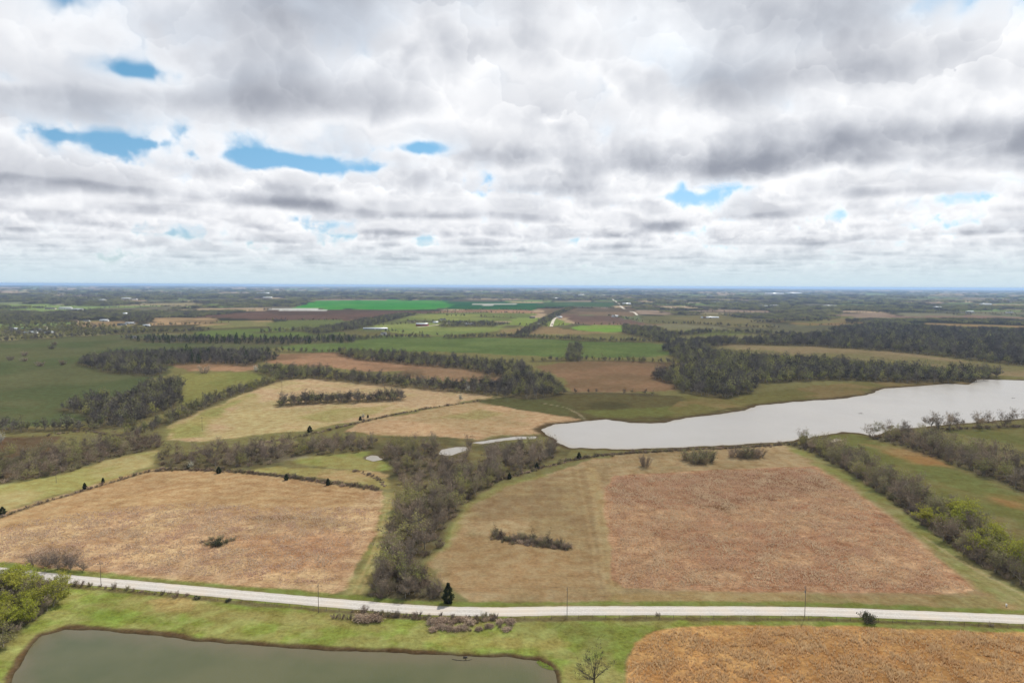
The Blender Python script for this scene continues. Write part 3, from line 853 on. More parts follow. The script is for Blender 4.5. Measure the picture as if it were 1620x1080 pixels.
zone('hedge', strip([(1270, 702), (1312, 716), (1368, 745), (1425, 780), (1470, 812), (1525, 850), (1580, 885), (1630, 915), (1700, 950)], 23), 7.0, (8.5, 13), dict(bare=.40, sage=.24, bud=.36), ind='long hedge on the right', brush=3.6)
zone('farhedge', strip([(1400, 688), (1465, 704), (1540, 728), (1600, 750), (1660, 772), (1720, 796)], 42), 8.5, (10, 14), dict(bare=.62, sage=.26, bud=.12), ind='second hedge at the right edge', brush=5)
zone('shore', strip([(1478, 680), (1540, 677), (1580, 675), (1640, 673), (1720, 669)], 8), 7.5, (12, 16), dict(bare=1.0), ind='thin row on the lake shore', brush=5)
zone('corner', [(-60, 1040), (-60, 930), (0, 920), (60, 920), (98, 928), (104, 938), (76, 968), (36, 998), (0, 1030)], 5.8, (6.5, 9.5), dict(leaf=.62, bud=.2, bare=.18), ind='clump at the lower left corner', brush=3)
# --- farther zones, trees not counted
F1 = dict(fbare=.56, fsage=.32, fbud=.12)
F2 = dict(fbare=.76, fsage=.21, fbud=.03)
zone('w', [(88, 648), (130, 636), (200, 626), (240, 606), (288, 606), (290, 640), (250, 655), (200, 676), (150, 678), (130, 655)], 7.5, (7, 11), F2)
zone('w', strip([(200, 690), (240, 676), (290, 655), (340, 632), (400, 612), (450, 598)], 16), 7, (6, 9), dict(fbare=.5, fsage=.35, fbud=.15))
zone('w', strip([(0, 678), (50, 680), (110, 678), (160, 676)], 16), 7, (7, 10), F2)
zone('w', [(115, 574), (180, 562), (260, 562), (250, 575), (265, 590), (240, 596), (170, 590)], 8, (8, 11), F2)
zone('w', [(230, 574), (250, 562), (330, 556), (420, 560), (440, 568), (390, 580), (330, 575), (262, 580)], 8.5, (8, 11), dict(fbare=.8, fsage=.1, fcedar=.1))
zone('w', [(190, 536), (300, 534), (440, 536), (560, 535), (560, 542), (440, 545), (240, 543)], 10, (7, 10), dict(fbare=.6, fcedar=.4), thin=.35)
zone('w', strip([(0, 541), (90, 535), (190, 529), (300, 526), (330, 524)], 24), 9, (8, 11), F1)
zone('w', [(400, 585), (450, 582), (520, 585), (530, 594), (460, 600), (425, 597)], 8, (7, 10), dict(fbare=.4, fsage=.4, fbud=.2))
zone('w', strip([(434, 641), (500, 636), (570, 634), (636, 631)], 20), 5.0, (7, 10.5), dict(fbare=.8, fsage=.2))
zone('w', [(560, 596), (640, 602), (720, 610), (790, 606), (830, 592), (870, 600), (896, 625), (840, 632), (760, 625), (640, 614), (540, 604), (470, 596)], 8, (8, 11), dict(fbare=.66, fsage=.26, fbud=.08))
zone('w', [(530, 560), (640, 562), (720, 570), (820, 578), (845, 592), (780, 598), (740, 586), (650, 578), (560, 570)], 8, (8, 11), F1)
zone('w', strip([(840, 572), (920, 570), (1000, 572), (1080, 576)], 20), 8, (6, 9), F1, thin=.25)
zone('w', strip([(905, 572), (908, 560), (911, 548)], 22), 8, (8, 11), F1)
zone('w', strip([(900, 622), (960, 622), (1040, 624)], 14), 9, (4, 7), F1, thin=.5)
zone('w', [(1030, 598), (1080, 585), (1130, 576), (1110, 560), (1180, 568), (1300, 576), (1400, 584), (1480, 590), (1560, 592), (1585, 597), (1535, 604), (1440, 606), (1400, 604), (1310, 602), (1260, 604), (1200, 608), (1190, 622), (1150, 630), (1080, 622), (1060, 608)], 8.2, (10, 15), dict(fbare=.58, fsage=.30, fbud=.12))
zone('w', [(1070, 545), (1130, 540), (1200, 540), (1260, 535), (1330, 528), (1440, 535), (1560, 536), (1720, 548), (1720, 588), (1600, 578), (1500, 566), (1400, 556), (1280, 548), (1160, 545), (1090, 556), (1040, 556)], 9.6, (10, 15), dict(fbare=.76, fsage=.21, fbud=.03))
zone('w', [(1310, 522), (1380, 514), (1500, 520), (1640, 526), (1740, 530), (1740, 546), (1560, 536), (1440, 534), (1330, 528)], 10, (8, 12), F2)
zone('w', strip([(1040, 534), (1120, 526), (1200, 528), (1280, 532)], 40), 10, (8, 11), F2)
zone('w', strip([(700, 535), (780, 533), (850, 535), (940, 540), (1020, 540), (1075, 543)], 26), 8, (7, 10), F1)
zone('w', strip([(540, 538), (600, 534), (680, 533)], 26), 8, (7, 10), F1)
zone('w', strip([(820, 534), (850, 516), (880, 498), (905, 488)], 30), 10, (8, 11), F1)
zone('w', [(985, 516), (1040, 520), (1075, 534), (1060, 545), (1020, 535), (985, 528)], 9, (7, 10), dict(fbare=.5, fsage=.4, fbud=.1))
zone('w', [(540, 514), (580, 506), (640, 497), (660, 498), (610, 510), (560, 522), (500, 530), (480, 526)], 10, (8, 11), F1)
zone('w', [(690, 514), (740, 510), (800, 512), (780, 518), (700, 518)], 12, (8, 10), F1, thin=.4)

FENCEROWS = [[(0, 818), (60, 797), (135, 775), (236, 745)], [(236, 745), (300, 742), (380, 746), (450, 754), (520, 764), (600, 775)],
             [(770, 762), (800, 757), (850, 742), (900, 729), (960, 719), (1080, 712), (1170, 708), (1250, 703)], [(420, 700), (480, 690), (560, 670), (620, 656), (690, 643), (760, 634)],
             [(785, 850), (820, 855), (860, 862), (900, 868)], [(560, 968), (660, 977), (790, 980)]]
zone('w', [(-60, 536), (0, 514), (60, 511), (120, 513), (180, 517), (235, 521), (220, 528), (120, 532), (40, 536)], 11, (8, 11), dict(fbare=.35, fsage=.4, fbud=.25), thin=.66, litter=False)
zone('w', [(-60, 512), (0, 503), (120, 500), (125, 507), (60, 511)], 13, (8, 12), dict(fbare=.7, fsage=.3), thin=.2)
zone('w', [(190, 508), (205, 497), (240, 498), (245, 512), (205, 512)], 12, (8, 12), dict(fbare=.6, fsage=.4), thin=.35)
zone('w', strip([(330, 562), (420, 557), (530, 558), (600, 562)], 22), 9, (7, 10), F1, thin=.25)
zone('w', strip([(235, 515), (300, 514), (360, 511)], 40), 12, (6, 9), F1, thin=.5)
zone('w', strip([(400, 527), (470, 524), (540, 522)], 50), 12, (7, 10), F1, thin=.4)
zone('w', strip([(1200, 512), (1260, 509), (1300, 507)], 60), 14, (8, 11), F2, thin=.3)
zone('w', [(1335, 508), (1370, 506), (1368, 511), (1340, 512)], 12, (8, 11), F2)
zone('w', strip([(1080, 511), (1150, 516), (1230, 520)], 36), 12, (7, 10), F1, thin=.4)
zone('w', [(1058, 562), (1074, 546), (1110, 548), (1135, 572), (1092, 584)], 8.5, (9, 13), F1)
zone('w', strip([(700, 500), (760, 501), (810, 503)], 26), 14, (7, 10), F1, thin=.55)
zone('w', strip([(640, 508), (700, 509), (720, 512)], 20), 12, (7, 10), F1, thin=.4)

for q in ([(640, 497.5), (720, 495), (850, 497)], [(590, 515), (690, 510)], [(800, 514), (860, 517), (900, 515)], [(905, 514), (990, 515)], [(420, 506.5), (545, 507)], [(960, 500), (1010, 508), (1080, 513)],
          [(700, 492.5), (760, 490), (850, 491.5)], [(440, 523), (520, 520), (560, 513)], [(240, 502), (330, 501.5)], [(860, 488), (1000, 487.5)], [(1280, 516), (1375, 513)], [(1080, 500), (1140, 499), (1225, 512)], [(600, 524), (700, 530)]):
    zone('w', strip(q, 18), 12, (6, 10), F1, thin=.35, litter=False)

# ------------------------------------------------------------------ build the plain
build_ground()


def build_water(name, P, cell, m, margin):
    x0, y0 = P.min(0) - margin; x1, y1 = P.max(0) + margin
    xs = np.arange(x0, x1 + cell, cell); ys = np.arange(y0, y1 + cell, cell)
    XX, YY = np.meshgrid(xs, ys)
    cx = (XX[:-1, :-1] + XX[1:, 1:]) / 2; cyy = (YY[:-1, :-1] + YY[1:, 1:]) / 2
    ok = sdf(P, cx.ravel(), cyy.ravel()) < margin
    nc = len(xs)
    i, j = np.divmod(np.arange(ok.size), nc - 1)
    F = np.stack([i * nc + j, i * nc + j + 1, (i + 1) * nc + j + 1, (i + 1) * nc + j], 1)[ok]
    u, inv = np.unique(F, return_inverse=True)
    V = np.stack([XX.ravel(), YY.ravel(), np.full(XX.size, WZ)], 1)[u]
    o = link(name, new_mesh(name, V, inv.reshape(-1, 4), {'shore': -sdf(P, V[:, 0], V[:, 1])}, mats=[m]))
    tag(o, kind='structure')
    return o


M_lake = M_water('lake_water', (.272, .252, .227), (.284, .264, .239), .03, .5, .3)
M_pond = M_water('pond_water', (.058, .066, .022), (.084, .084, .034), .08, .9, .12)
build_water('pond', POND, 3.0, M_pond, 3.5)
build_water('lake', LAKE, 8.0, M_lake, 9.0)
for p in POOLS: build_water('creek_pool', p, 2.5, M_lake, 4.0)


def ribbon(name, C_, width, m, lift=0.06, jag=0.0, lanes=4, kind='structure'):
    T_ = np.gradient(C_, axis=0); T_ /= np.linalg.norm(T_, axis=1)[:, None] + 1e-9
    Nn = np.stack([-T_[:, 1], T_[:, 0]], 1)
    n = len(C_); us = np.linspace(-1, 1, lanes * 2 + 1)
    V = []; ln = []
    for u in us:
        off = Nn * (u * width / 2)
        if jag and abs(u) > .99: off = off + Nn * ((fbm(C_[:, 0] / 2.5, C_[:, 1] / 2.5, 3, 5 + u) - .5) * jag)[:, None]
        P = C_ + off
        z, _ = ground_z(P[:, 0], P[:, 1])
        V.append(np.stack([P[:, 0], P[:, 1], z + lift + 0.10 * (1 - u * u) * min(1, width / 6)], 1)); ln.append(np.full(n, abs(u)))
    V = np.concatenate(V); ln = np.concatenate(ln)
    k = len(us)
    i = np.arange(k - 1)[:, None]; j = np.arange(n - 1)[None, :]
    F = np.stack([i * n + j, i * n + j + 1, (i + 1) * n + j + 1, (i + 1) * n + j], -1).reshape(-1, 4)
    if up_flip(V, F[0]): F = F[:, ::-1]
    o = link(name, new_mesh(name, V, F, {'lane': ln}, [m], smooth=True))
    return tag(o, kind=kind)


def resample(P, step):
    d = np.concatenate([[0], np.cumsum(np.linalg.norm(np.diff(P, axis=0), axis=1))])
    s = np.arange(0, d[-1], step)
    return np.stack([np.interp(s, d, P[:, 0]), np.interp(s, d, P[:, 1])], 1)


ribbon('gravel_road', resample(ROAD, 1.0), 6.6, M_gravel(), .07, jag=.6)
for pts, w in ([(872, 517), (875, 508), (879, 502)], 9), ([(660, 517), (690, 514), (712, 511)], 9), ([(560, 519), (575, 512), (590, 509)], 12), \
              ([(1008, 499), (1003, 495), (996, 493)], 9), ([(988, 489), (982, 484), (975, 477), (962, 470), (948, 464)], 12), ([(866, 503.5), (876, 501.5), (886, 503)], 12):
    ribbon('farm_drive', resample(catmull(poly(pts), 6), 8.0), w, MT['dirt'], .25)

# ================================================================== plants
def rv(r):
    return Vector((r.gauss(0, 1), r.gauss(0, 1), r.gauss(0, 1))).normalized()


def grow_tree(seed, h=10.0, spread=0.42, twigs=1100, fork=.22, lean=.10, tw_len=.85, tw_w=.050, limbs=9, up=.55):
    """bare skeleton: returns (MB wood, MB twigs, tip points)"""
    r = random.Random(seed)
    W = MB(); K = MB(); tips = []; ends = []
    r0 = h * 0.018

    def branch(p, d, L, rad, lev):
        n = 4 if lev == 0 else 3
        for i in range(n):
            d2 = (d + rv(r) * (.10 + .07 * lev) + Vector((0, 0, .10 * lev))).normalized()
            q = p + d2 * (L / n)
            ra = rad * (1 - .75 * i / n); rb = rad * (1 - .75 * (i + 1) / n)
            W.tube(p, q, ra, rb, 6 if lev == 0 else (4 if lev == 1 else 3))
            if lev < 2:
                kids = r.randint(1, 3) if (lev or i > 0) else 0
                for _ in range(kids):
                    o = rv(r); o.z = abs(o.z) * .3; o.normalize()
                    nd = (d2 * up + o * (.75 if lev == 0 else .8)).normalized()
                    branch(p.lerp(q, r.random()), nd, L * r.uniform(.36, .60), rb * .7, lev + 1)
            else:
                ends.append((q, d2))
            p, d = q, d2
        ends.append((p, d))

    base = Vector((0, 0, -.3))
    stem_top = Vector((r.gauss(0, lean), r.gauss(0, lean), h * fork))
    W.tube(base, stem_top, r0 * 1.25, r0, 7)
    for i in range(limbs):
        a = 2 * math.pi * (i + r.random() * .7) / limbs
        el = r.uniform(.35, 1.35) if i else 1.5
        d = Vector((math.cos(a) * math.cos(el), math.sin(a) * math.cos(el), math.sin(el)))
        L = h * (1 - fork) * (1.0 if el > 1.2 else r.uniform(.55, .8)) * .82
        branch(stem_top * r.uniform(.75, 1.0), (d * Vector((spread * 2, spread * 2, 1))).normalized() if False else d, L, r0 * r.uniform(.45, .7), 0 if i == 0 else 1 if i > limbs - 3 else 0)
    r.shuffle(ends); ends = ends[:max(34, len(ends) * 2 // 5)]
    for _ in range(twigs):
        q, d = r.choice(ends)
        dd = (d + rv(r) * .9 + Vector((0, 0, .35))).normalized()
        L = tw_len * r.uniform(.5, 1.3)
        s = dd.cross(rv(r)).normalized() * tw_w * r.uniform(.6, 1.2)
        q = q + rv(r) * .35
        e = q + dd * L
        K.tri(q - s, q + s, e)
        tips.append(e)
    zmax = max(v[2] for v in K.v)
    k = h / zmax
    for M_ in (W, K): M_.v = [(x * k, y * k, z * k) for x, y, z in M_.v]
    tips = [t * k for t in tips]
    return W, K, tips


def leaves_at(tips, n, size, seed, spread=.35):
    r = random.Random(seed); L = MB()
    for _ in range(n):
        p = r.choice(tips) + rv(r) * r.uniform(0, spread)
        u = rv(r); v = u.cross(rv(r)).normalized(); s = size * r.uniform(.6, 1.3)
        L.quad(p - u * s, p + v * s * .7, p + u * s, p - v * s * .7)
    return L


def merge(parts, name):
    """[(MB, material)] -> one mesh with material slots"""
    V = []; Q = []; T_ = []; qi = []; ti = []; k = 0
    for i, (b, m) in enumerate(parts):
        V += b.v
        Q += [tuple(a + k for a in f) for f in b.q]; qi += [i] * len(b.q)
        T_ += [tuple(a + k for a in f) for f in b.t]; ti += [i] * len(b.t)
        k += len(b.v)
    F = []; mi = []
    if Q: F.append(np.array(Q)); mi += qi
    if T_: F.append(np.array(T_)); mi += ti
    return new_mesh(name, V, F, mats=[m for _, m in parts], mat_idx=mi)


PROTO = {}          # kind -> list of (trunk mesh, [(crown name, mesh)], height)


def add_proto(kind, W, crown, h):
    tm = W.mesh(kind + '_trunk', MT['bark'])
    if len(crown) == 1: cm = crown[0][0].mesh(kind + '_crown', crown[0][1])
    else: cm = merge(crown, kind + '_crown')
    PROTO.setdefault(kind, []).append((tm, cm, h))


for k in range(4):
    W, K, tips = grow_tree(10 + k, 10, twigs=1250, tw_w=.066, fork=.16 + .04 * k, limbs=8 + k)
    add_proto('bare', W, [(K, MT['twig'])], 10)
for k in range(3):
    W, K, tips = grow_tree(40 + k, 10, twigs=1600, fork=.10, limbs=11, up=.8)
    add_proto('bare_red', W, [(K, MT['twig_red'])], 10)
for k in range(3):
    W, K, tips = grow_tree(20 + k, 10, twigs=900, fork=.18, limbs=9)
    add_proto('bud', W, [(K, MT['twig']), (leaves_at(tips, 1100, .17, k, .5), MT['bud'])], 10)
for k in range(3):
    W, K, tips = grow_tree(30 + k, 10, twigs=1100, fork=.18, limbs=9)
    add_proto('sage', W, [(K, MT['twig']), (leaves_at(tips, 700, .16, k, .5), MT['sage'])], 10)
for k in range(2):
    W, K, tips = grow_tree(50 + k, 10, twigs=800, fork=.12, limbs=11)
    add_proto('leaf', W, [(K, MT['twig']), (leaves_at(tips, 3000, .19, k, .6), MT['leaf'])], 10)
W, K, tips = grow_tree(61, 10, twigs=500, fork=.2, limbs=9)
add_proto('blossom', W, [(K, MT['twig']), (leaves_at(tips, 1400, .22, 3, .6), MT['blossom'])], 10)
# open-grown bare tree with a clear stem (by the pond, in the brush island)
W, K, tips = grow_tree(77, 10, twigs=800, fork=.22, limbs=8, tw_w=.045, up=.5)
tm_ = add_proto('lone', W, [(K, MT['bark_backlit'])], 10); PROTO['lone'][0][0].materials[0] = MT['bark_backlit']


def cedar(seed, h=6.0, rad=1.7, n=1300):
    r = random.Random(seed); W = MB(); L = MB()
    W.tube((0, 0, -.3), (0, 0, h * .9), .13, .03, 6)
    for _ in range(n):
        z = h * (r.random() ** 1.25) * .97 + .15
        R_ = rad * (1 - (z / (h * 1.02)) ** 1.6) ** .8 * min(1, .55 + z / h * 1.6) * r.uniform(.5, 1.12) * (1 + .18 * math.sin(z * 3.1 + seed))
        a = r.random() * 6.283
        p = Vector((math.cos(a) * R_, math.sin(a) * R_, z))
        o = Vector((math.cos(a), math.sin(a), r.uniform(-.1, .9))).normalized()
        s = o.cross(rv(r)).normalized() * r.uniform(.14, .26)
        L.tri(p - o * .25 - s, p - o * .25 + s, p + o * r.uniform(.25, .5))
    return W, L, h


for k in range(3):
    W, L, h = cedar(k, 6.0, 1.5 + .3 * k)
    add_proto('cedar', W, [(L, MT['cedar'])], 6)


def shrub(seed, h=3.0, wid=1.9, n=900, stems=16):
    r = random.Random(seed); W = MB(); L = MB(); tips = []
    for i in range(stems):
        a = r.random() * 6.283; ro = r.uniform(.2, 1.0)
        d = Vector((math.cos(a) * ro * wid / h, math.sin(a) * ro * wid / h, 1)).normalized()
        b = Vector((math.cos(a) * ro * wid * .45, math.sin(a) * ro * wid * .45, -.1))
        e = b + d * h * r.uniform(.55, .9); m_ = b.lerp(e, .5) + rv(r) * .15
        W.tube(b, m_, .045, .03, 4); W.tube(m_, e, .03, .012, 3)
        for _ in range(n // stems):
            t_ = r.uniform(.1, 1.0); p = b.lerp(e, t_) + rv(r) * .28
            dd = (d + rv(r) * .8).normalized(); ln = r.uniform(.35, .8)
            s = dd.cross(rv(r)).normalized() * r.uniform(.02, .04)
            L.tri(p - s, p + s, p + dd * ln); tips.append(p + dd * ln)
    return W, L, tips


for k in range(3):
    W, L, tips = shrub(k)
    add_proto('shrub', W, [(L, MT['twig'])], 3)
for k in range(2):
    W, L, tips = shrub(10 + k)
    add_proto('shrub_red', W, [(L, MT['twig_red'])], 3)
for k in range(2):
    W, L, tips = shrub(20 + k)
    add_proto('shrub_green', W, [(L, MT['twig']), (leaves_at(tips, 520, .11, k, .3), MT['sage'])], 3)
W, L, tips = shrub(31, 2.2, 2.3, 1100, 22)
add_proto('shrub_dark', W, [(L, MT['twig']), (leaves_at(tips, 900, .14, 5, .3), MT['cedar'])], 2.2)
for k in range(2):
    W, L, tips = shrub(41 + k, 1.4, 1.6, 1000, 26)
    add_proto('sedge', W, [(L, MT['twig_red']), (leaves_at(tips, 700, .14, k, .25), MT['sedge'])], 1.4)

# lighter versions for the woods nobody counts
FAR = {}


def far_mesh(kind, W, crown):
    FAR.setdefault(kind, []).append(merge([(W, MT['bark'])] + crown, kind + '_tree'))


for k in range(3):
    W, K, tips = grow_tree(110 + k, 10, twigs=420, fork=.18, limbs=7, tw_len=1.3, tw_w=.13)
    far_mesh('fbare', W, [(K, MT['twig_shaded'])])
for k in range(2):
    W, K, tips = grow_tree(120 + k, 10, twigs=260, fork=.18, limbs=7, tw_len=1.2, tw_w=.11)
    far_mesh('fsage', W, [(K, MT['twig_shaded']), (leaves_at(tips, 260, .30, k, .6), MT['sage'])])
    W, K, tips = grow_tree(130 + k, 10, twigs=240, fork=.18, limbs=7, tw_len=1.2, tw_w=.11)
    far_mesh('fbud', W, [(K, MT['twig_shaded']), (leaves_at(tips, 320, .34, k, .6), MT['bud'])])
    W, L, h = cedar(140 + k, 8.0, 2.2, 350)
    L2 = MB(); L2.v = [(x * 1.25, y * 1.25, z * 1.25) for x, y, z in L.v]; L2.t = L.t
    far_mesh('fcedar', W, [(L2, MT['cedar'])])
# clumps of crowns for woods kilometres away
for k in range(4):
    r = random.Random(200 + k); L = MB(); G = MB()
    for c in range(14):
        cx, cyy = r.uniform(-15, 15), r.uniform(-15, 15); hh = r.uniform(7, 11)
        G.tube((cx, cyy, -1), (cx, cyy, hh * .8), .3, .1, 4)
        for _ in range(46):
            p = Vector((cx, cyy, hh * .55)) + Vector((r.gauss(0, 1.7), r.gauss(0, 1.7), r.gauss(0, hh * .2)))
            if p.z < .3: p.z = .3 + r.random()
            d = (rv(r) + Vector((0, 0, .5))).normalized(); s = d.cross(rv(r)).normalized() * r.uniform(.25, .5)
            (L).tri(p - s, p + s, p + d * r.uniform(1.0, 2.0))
    FAR.setdefault('clump', []).append(merge([(G, MT['bark']), (L, MT['twig_shaded'] if k % 2 else MT['sage'])], 'tree_clump'))


def plant(name, kind, x, y, h, label, cat, group=None, rz=None, idx=None, sx=1.0):
    tm, cm, ph = PROTO[kind][idx if idx is not None else random.randrange(len(PROTO[kind]))]
    k = h / ph
    o = empty(name, (x, y, gz(x, y) - 0.05), random.uniform(0, 6.283) if rz is None else rz, k)
    o.scale = (k * sx, k * sx, k)
    link('trunk', tm, o) if 'shrub' not in kind and kind != 'sedge' else link('stems', tm, o)
    link('crown' if 'shrub' not in kind and kind != 'sedge' else 'twigs', cm, o)
    return tag(o, label, cat, group)


def scatter(P, sp, seed, jit=.9):
    r = np.random.default_rng(seed)
    x0, y0 = P.min(0); x1, y1 = P.max(0)
    xs = np.arange(x0, x1 + sp, sp); ys = np.arange(y0, y1 + sp, sp)
    XX, YY = np.meshgrid(xs, ys)
    X = XX.ravel() + (r.random(XX.size) - .5) * sp * jit; Y = YY.ravel() + (r.random(XX.size) - .5) * sp * jit
    k = sdf(P, X, Y) < 0
    return X[k], Y[k]


def gn_scatter(name, X, Y, meshes, scl, label, cat, wide=1.0, z=None):
    """ONE object of many plants nobody could count"""
    Z = (ground_z(X, Y)[0] if z is None else z) - .1
    n = len(X)
    rr = np.random.default_rng(n)
    me = bpy.data.meshes.new(name)
    me.vertices.add(n); me.vertices.foreach_set('co', np.stack([X, Y, Z], 1).astype(np.float32).ravel())
    for key, v in (('rot', rr.random(n) * 6.283), ('scl', scl)):
        a_ = me.attributes.new(key, 'FLOAT', 'POINT'); a_.data.foreach_set('value', np.asarray(v, np.float32))
    a_ = me.attributes.new('pick', 'INT', 'POINT'); a_.data.foreach_set('value', rr.integers(0, len(meshes), n).astype(np.int32))
    o = link(name, me)
    ng = bpy.data.node_groups.new(name, 'GeometryNodeTree')
    ng.interface.new_socket('Geometry', in_out='INPUT', socket_type='NodeSocketGeometry')
    ng.interface.new_socket('Geometry', in_out='OUTPUT', socket_type='NodeSocketGeometry')
    N_ = ng.nodes; L_ = ng.links
    gi = N_.new('NodeGroupInput'); go = N_.new('NodeGroupOutput')
    ip = N_.new('GeometryNodeInstanceOnPoints'); jn = N_.new('GeometryNodeJoinGeometry')
    for k, m_ in enumerate(meshes):
        po = bpy.data.objects.new('plant_form', m_)
        oi = N_.new('GeometryNodeObjectInfo'); oi.inputs[0].default_value = po
        g2 = N_.new('GeometryNodeGeometryToInstance')
        L_.new(oi.outputs['Geometry'], g2.inputs[0]); L_.new(g2.outputs[0], jn.inputs[0])

    def att(nm, dt):
        q = N_.new('GeometryNodeInputNamedAttribute'); q.data_type = dt; q.inputs[0].default_value = nm
        return q.outputs[0]
    L_.new(gi.outputs[0], ip.inputs['Points']); L_.new(jn.outputs[0], ip.inputs['Instance'])
    ip.inputs['Pick Instance'].default_value = True
    L_.new(att('pick', 'INT'), ip.inputs['Instance Index'])
    cx = N_.new('ShaderNodeCombineXYZ'); L_.new(att('rot', 'FLOAT'), cx.inputs[2]); L_.new(cx.outputs[0], ip.inputs['Rotation'])
    L_.new(att('scl', 'FLOAT'), ip.inputs['Scale'])
    L_.new(ip.outputs[0], go.inputs[0])
    md = o.modifiers.new('plants', 'NODES'); md.node_group = ng
    return tag(o, label, cat, kind='stuff')


NAMES = dict(bare=('bare_tree', 'leafless grey tree'), bare_red=('bare_tree', 'leafless brown tree'), bud=('budding_tree', 'yellow-green budding tree'),
             sage=('budding_tree', 'sage-green young-leaved tree'), leaf=('leafy_tree', 'lime-green leafy tree'))

# individuals: the 300 trees of the near belts and hedges that show largest, one object each
fx, fy, fk, fs = [], [], [], []
bxs, bys, bsc = [], [], []
cand = []
POOL_VIEW = poly([(694, 730), (696, 704), (744, 702), (742, 716), (722, 732)])
for zi, Z_ in enumerate(WOODS):
    X, Y = scatter(Z_['P'], Z_['sp'], 100 + zi, Z_['jit'])
    rr = np.random.default_rng(500 + zi)
    if Z_['thin']:
        keep = rr.random(len(X)) > Z_['thin']; X, Y = X[keep], Y[keep]
    if Z_['name'] == 'pools':
        keep = sdf(POOL_VIEW, X, Y) > 0; X, Y = X[keep], Y[keep]
    kinds = list(Z_['mix']); pr = np.array([Z_['mix'][k] for k in kinds]); pr = pr / pr.sum()
    pick = rr.choice(len(kinds), len(X), p=pr); hs = rr.uniform(*Z_['h'], len(X))
    if Z_['ind']:
        for x, y, p, h in zip(X, Y, pick, hs):
            kd = kinds[p]
            if Z_['name'] == 'hedge' and y < 330 and kd == 'bud' and rr.random() < .75: kd = 'leaf'
            size = h / math.hypot(x, y) if abs(math.atan2(x, y)) < R(38.0) else 0.0
            if Z_['name'] == 'corner': size += 1
            cand.append((size, zi, kd, float(x), float(y), float(h), rr.uniform(.85, 1.25)))
    else:
        fx += list(X); fy += list(Y); fk += [kinds[p] for p in pick]; fs += list(hs / 10 * 1.15 * rr.choice([.8, 1, 1, 1.2], len(X)))
    if Z_['brush']:
        X, Y = scatter(Z_['P'], Z_['brush'], 900 + zi, 1.0)
        if Z_['name'] == 'pools':
            keep = sdf(POOL_VIEW, X, Y) > 0; X, Y = X[keep], Y[keep]
        bxs += list(X); bys += list(Y); bsc += list(rr.uniform(.5, 1.1, len(X)))
cand.sort(key=lambda c: -c[0])
cand = [c for c in cand if c[0] > 0 or abs(math.atan2(c[3], c[4])) < R(43)]
ends = {}
for c in cand[:280]:
    ends.setdefault(c[1], []).append(math.hypot(c[3], c[4]))
for c in cand[:280]:
    _, zi, kd, x, y, h, sx = c
    Z_ = WOODS[zi]; nm, lb = NAMES[kd]
    lo, hi = Z_['h']; q = (h - lo) / (hi - lo)
    szw = 'low' if q < .33 else ('tall' if q > .67 else 'middling')
    ds = sorted(ends[zi]); rk = ds.index(math.hypot(x, y)) / max(1, len(ds) - 1)
    plw = 'near end' if rk < .25 else ('near half' if rk < .5 else ('far half' if rk < .75 else 'far end'))
    plant(nm, kd, x, y, h, '%s %s%s, %s of the %s' % (szw, 'slim ' if sx < .97 else ('broad ' if sx > 1.09 else ''), lb, plw, Z_['ind']), 'tree', 'trees of the ' + Z_['ind'], sx=sx)
from collections import defaultdict
same = defaultdict(list)
for o in COL.objects:
    if o.get('category') == 'tree' and str(o.get('group', '')).startswith('trees of the'): same[o['label']].append(o)
ORD = 'leftmost second third fourth fifth sixth seventh eighth ninth tenth'.split()
for lb, os_ in same.items():
    if len(os_) > 1:
        os_.sort(key=lambda q: q.location.x / q.location.y)
        for k, o in enumerate(os_):
            o['label'] = lb.replace(',', ' %s,' % ('leftmost' if k == 0 else 'rightmost' if k == len(os_) - 1 else ORD[k] + '-from-left'), 1)
for c in cand[280:]:
    fx.append(c[3]); fy.append(c[4]); fk.append(c[2]); fs.append(c[5] / 10)
print('candidate trees', len(cand), 'uncounted', len(fx), 'brush', len(bxs))

fx = np.array(fx); fy = np.array(fy); fs = np.array(fs); fk = np.array(fk)
for kd, (tm, cm, ph) in [(k, PROTO[k][0]) for k in ('bare', 'bare_red', 'bud', 'sage')]:
    FAR[kd] = [p[1] for p in PROTO[kd]]
for kds, nm, lb in ((('fbare',), 'bare_woods', 'massed leafless grey-brown trees of the farther woods and hedgerows'),
                    (('fsage',), 'sage_woods', 'sage-green young-leaved trees mixed through the farther woods'),
                    (('fbud',), 'budding_woods', 'yellow-green budding trees scattered through the farther woods'),
                    (('fcedar',), 'cedar_woods', 'dark cedars massed in the hedgerow beyond the left pasture'),
                    (('bare',), 'grey_thicket_trees', 'leafless grey trees farther back in the middle-distance thickets and hedges'),
                    (('bare_red',), 'brown_thicket_trees', 'leafless brown trees farther back in the brushy wood at left'),
                    (('bud',), 'budding_thicket_trees', 'yellow-green budding trees farther back in the middle-distance thickets'),
                    (('sage',), 'sage_thicket_trees', 'dull sage-green trees farther back in the middle-distance thickets')):
    q = np.isin(fk, kds)
    if q.any(): gn_scatter(nm, fx[q], fy[q], FAR[kds[0]], fs[q], lb, 'woods')
gn_scatter('underbrush', np.array(bxs), np.array(bys), [PROTO['shrub'][0][1], PROTO['shrub'][1][1], PROTO['shrub_red'][0][1], PROTO['shrub_green'][0][1]],
           np.array(bsc), 'tangled grey brush filling the ground under the near trees', 'brush')

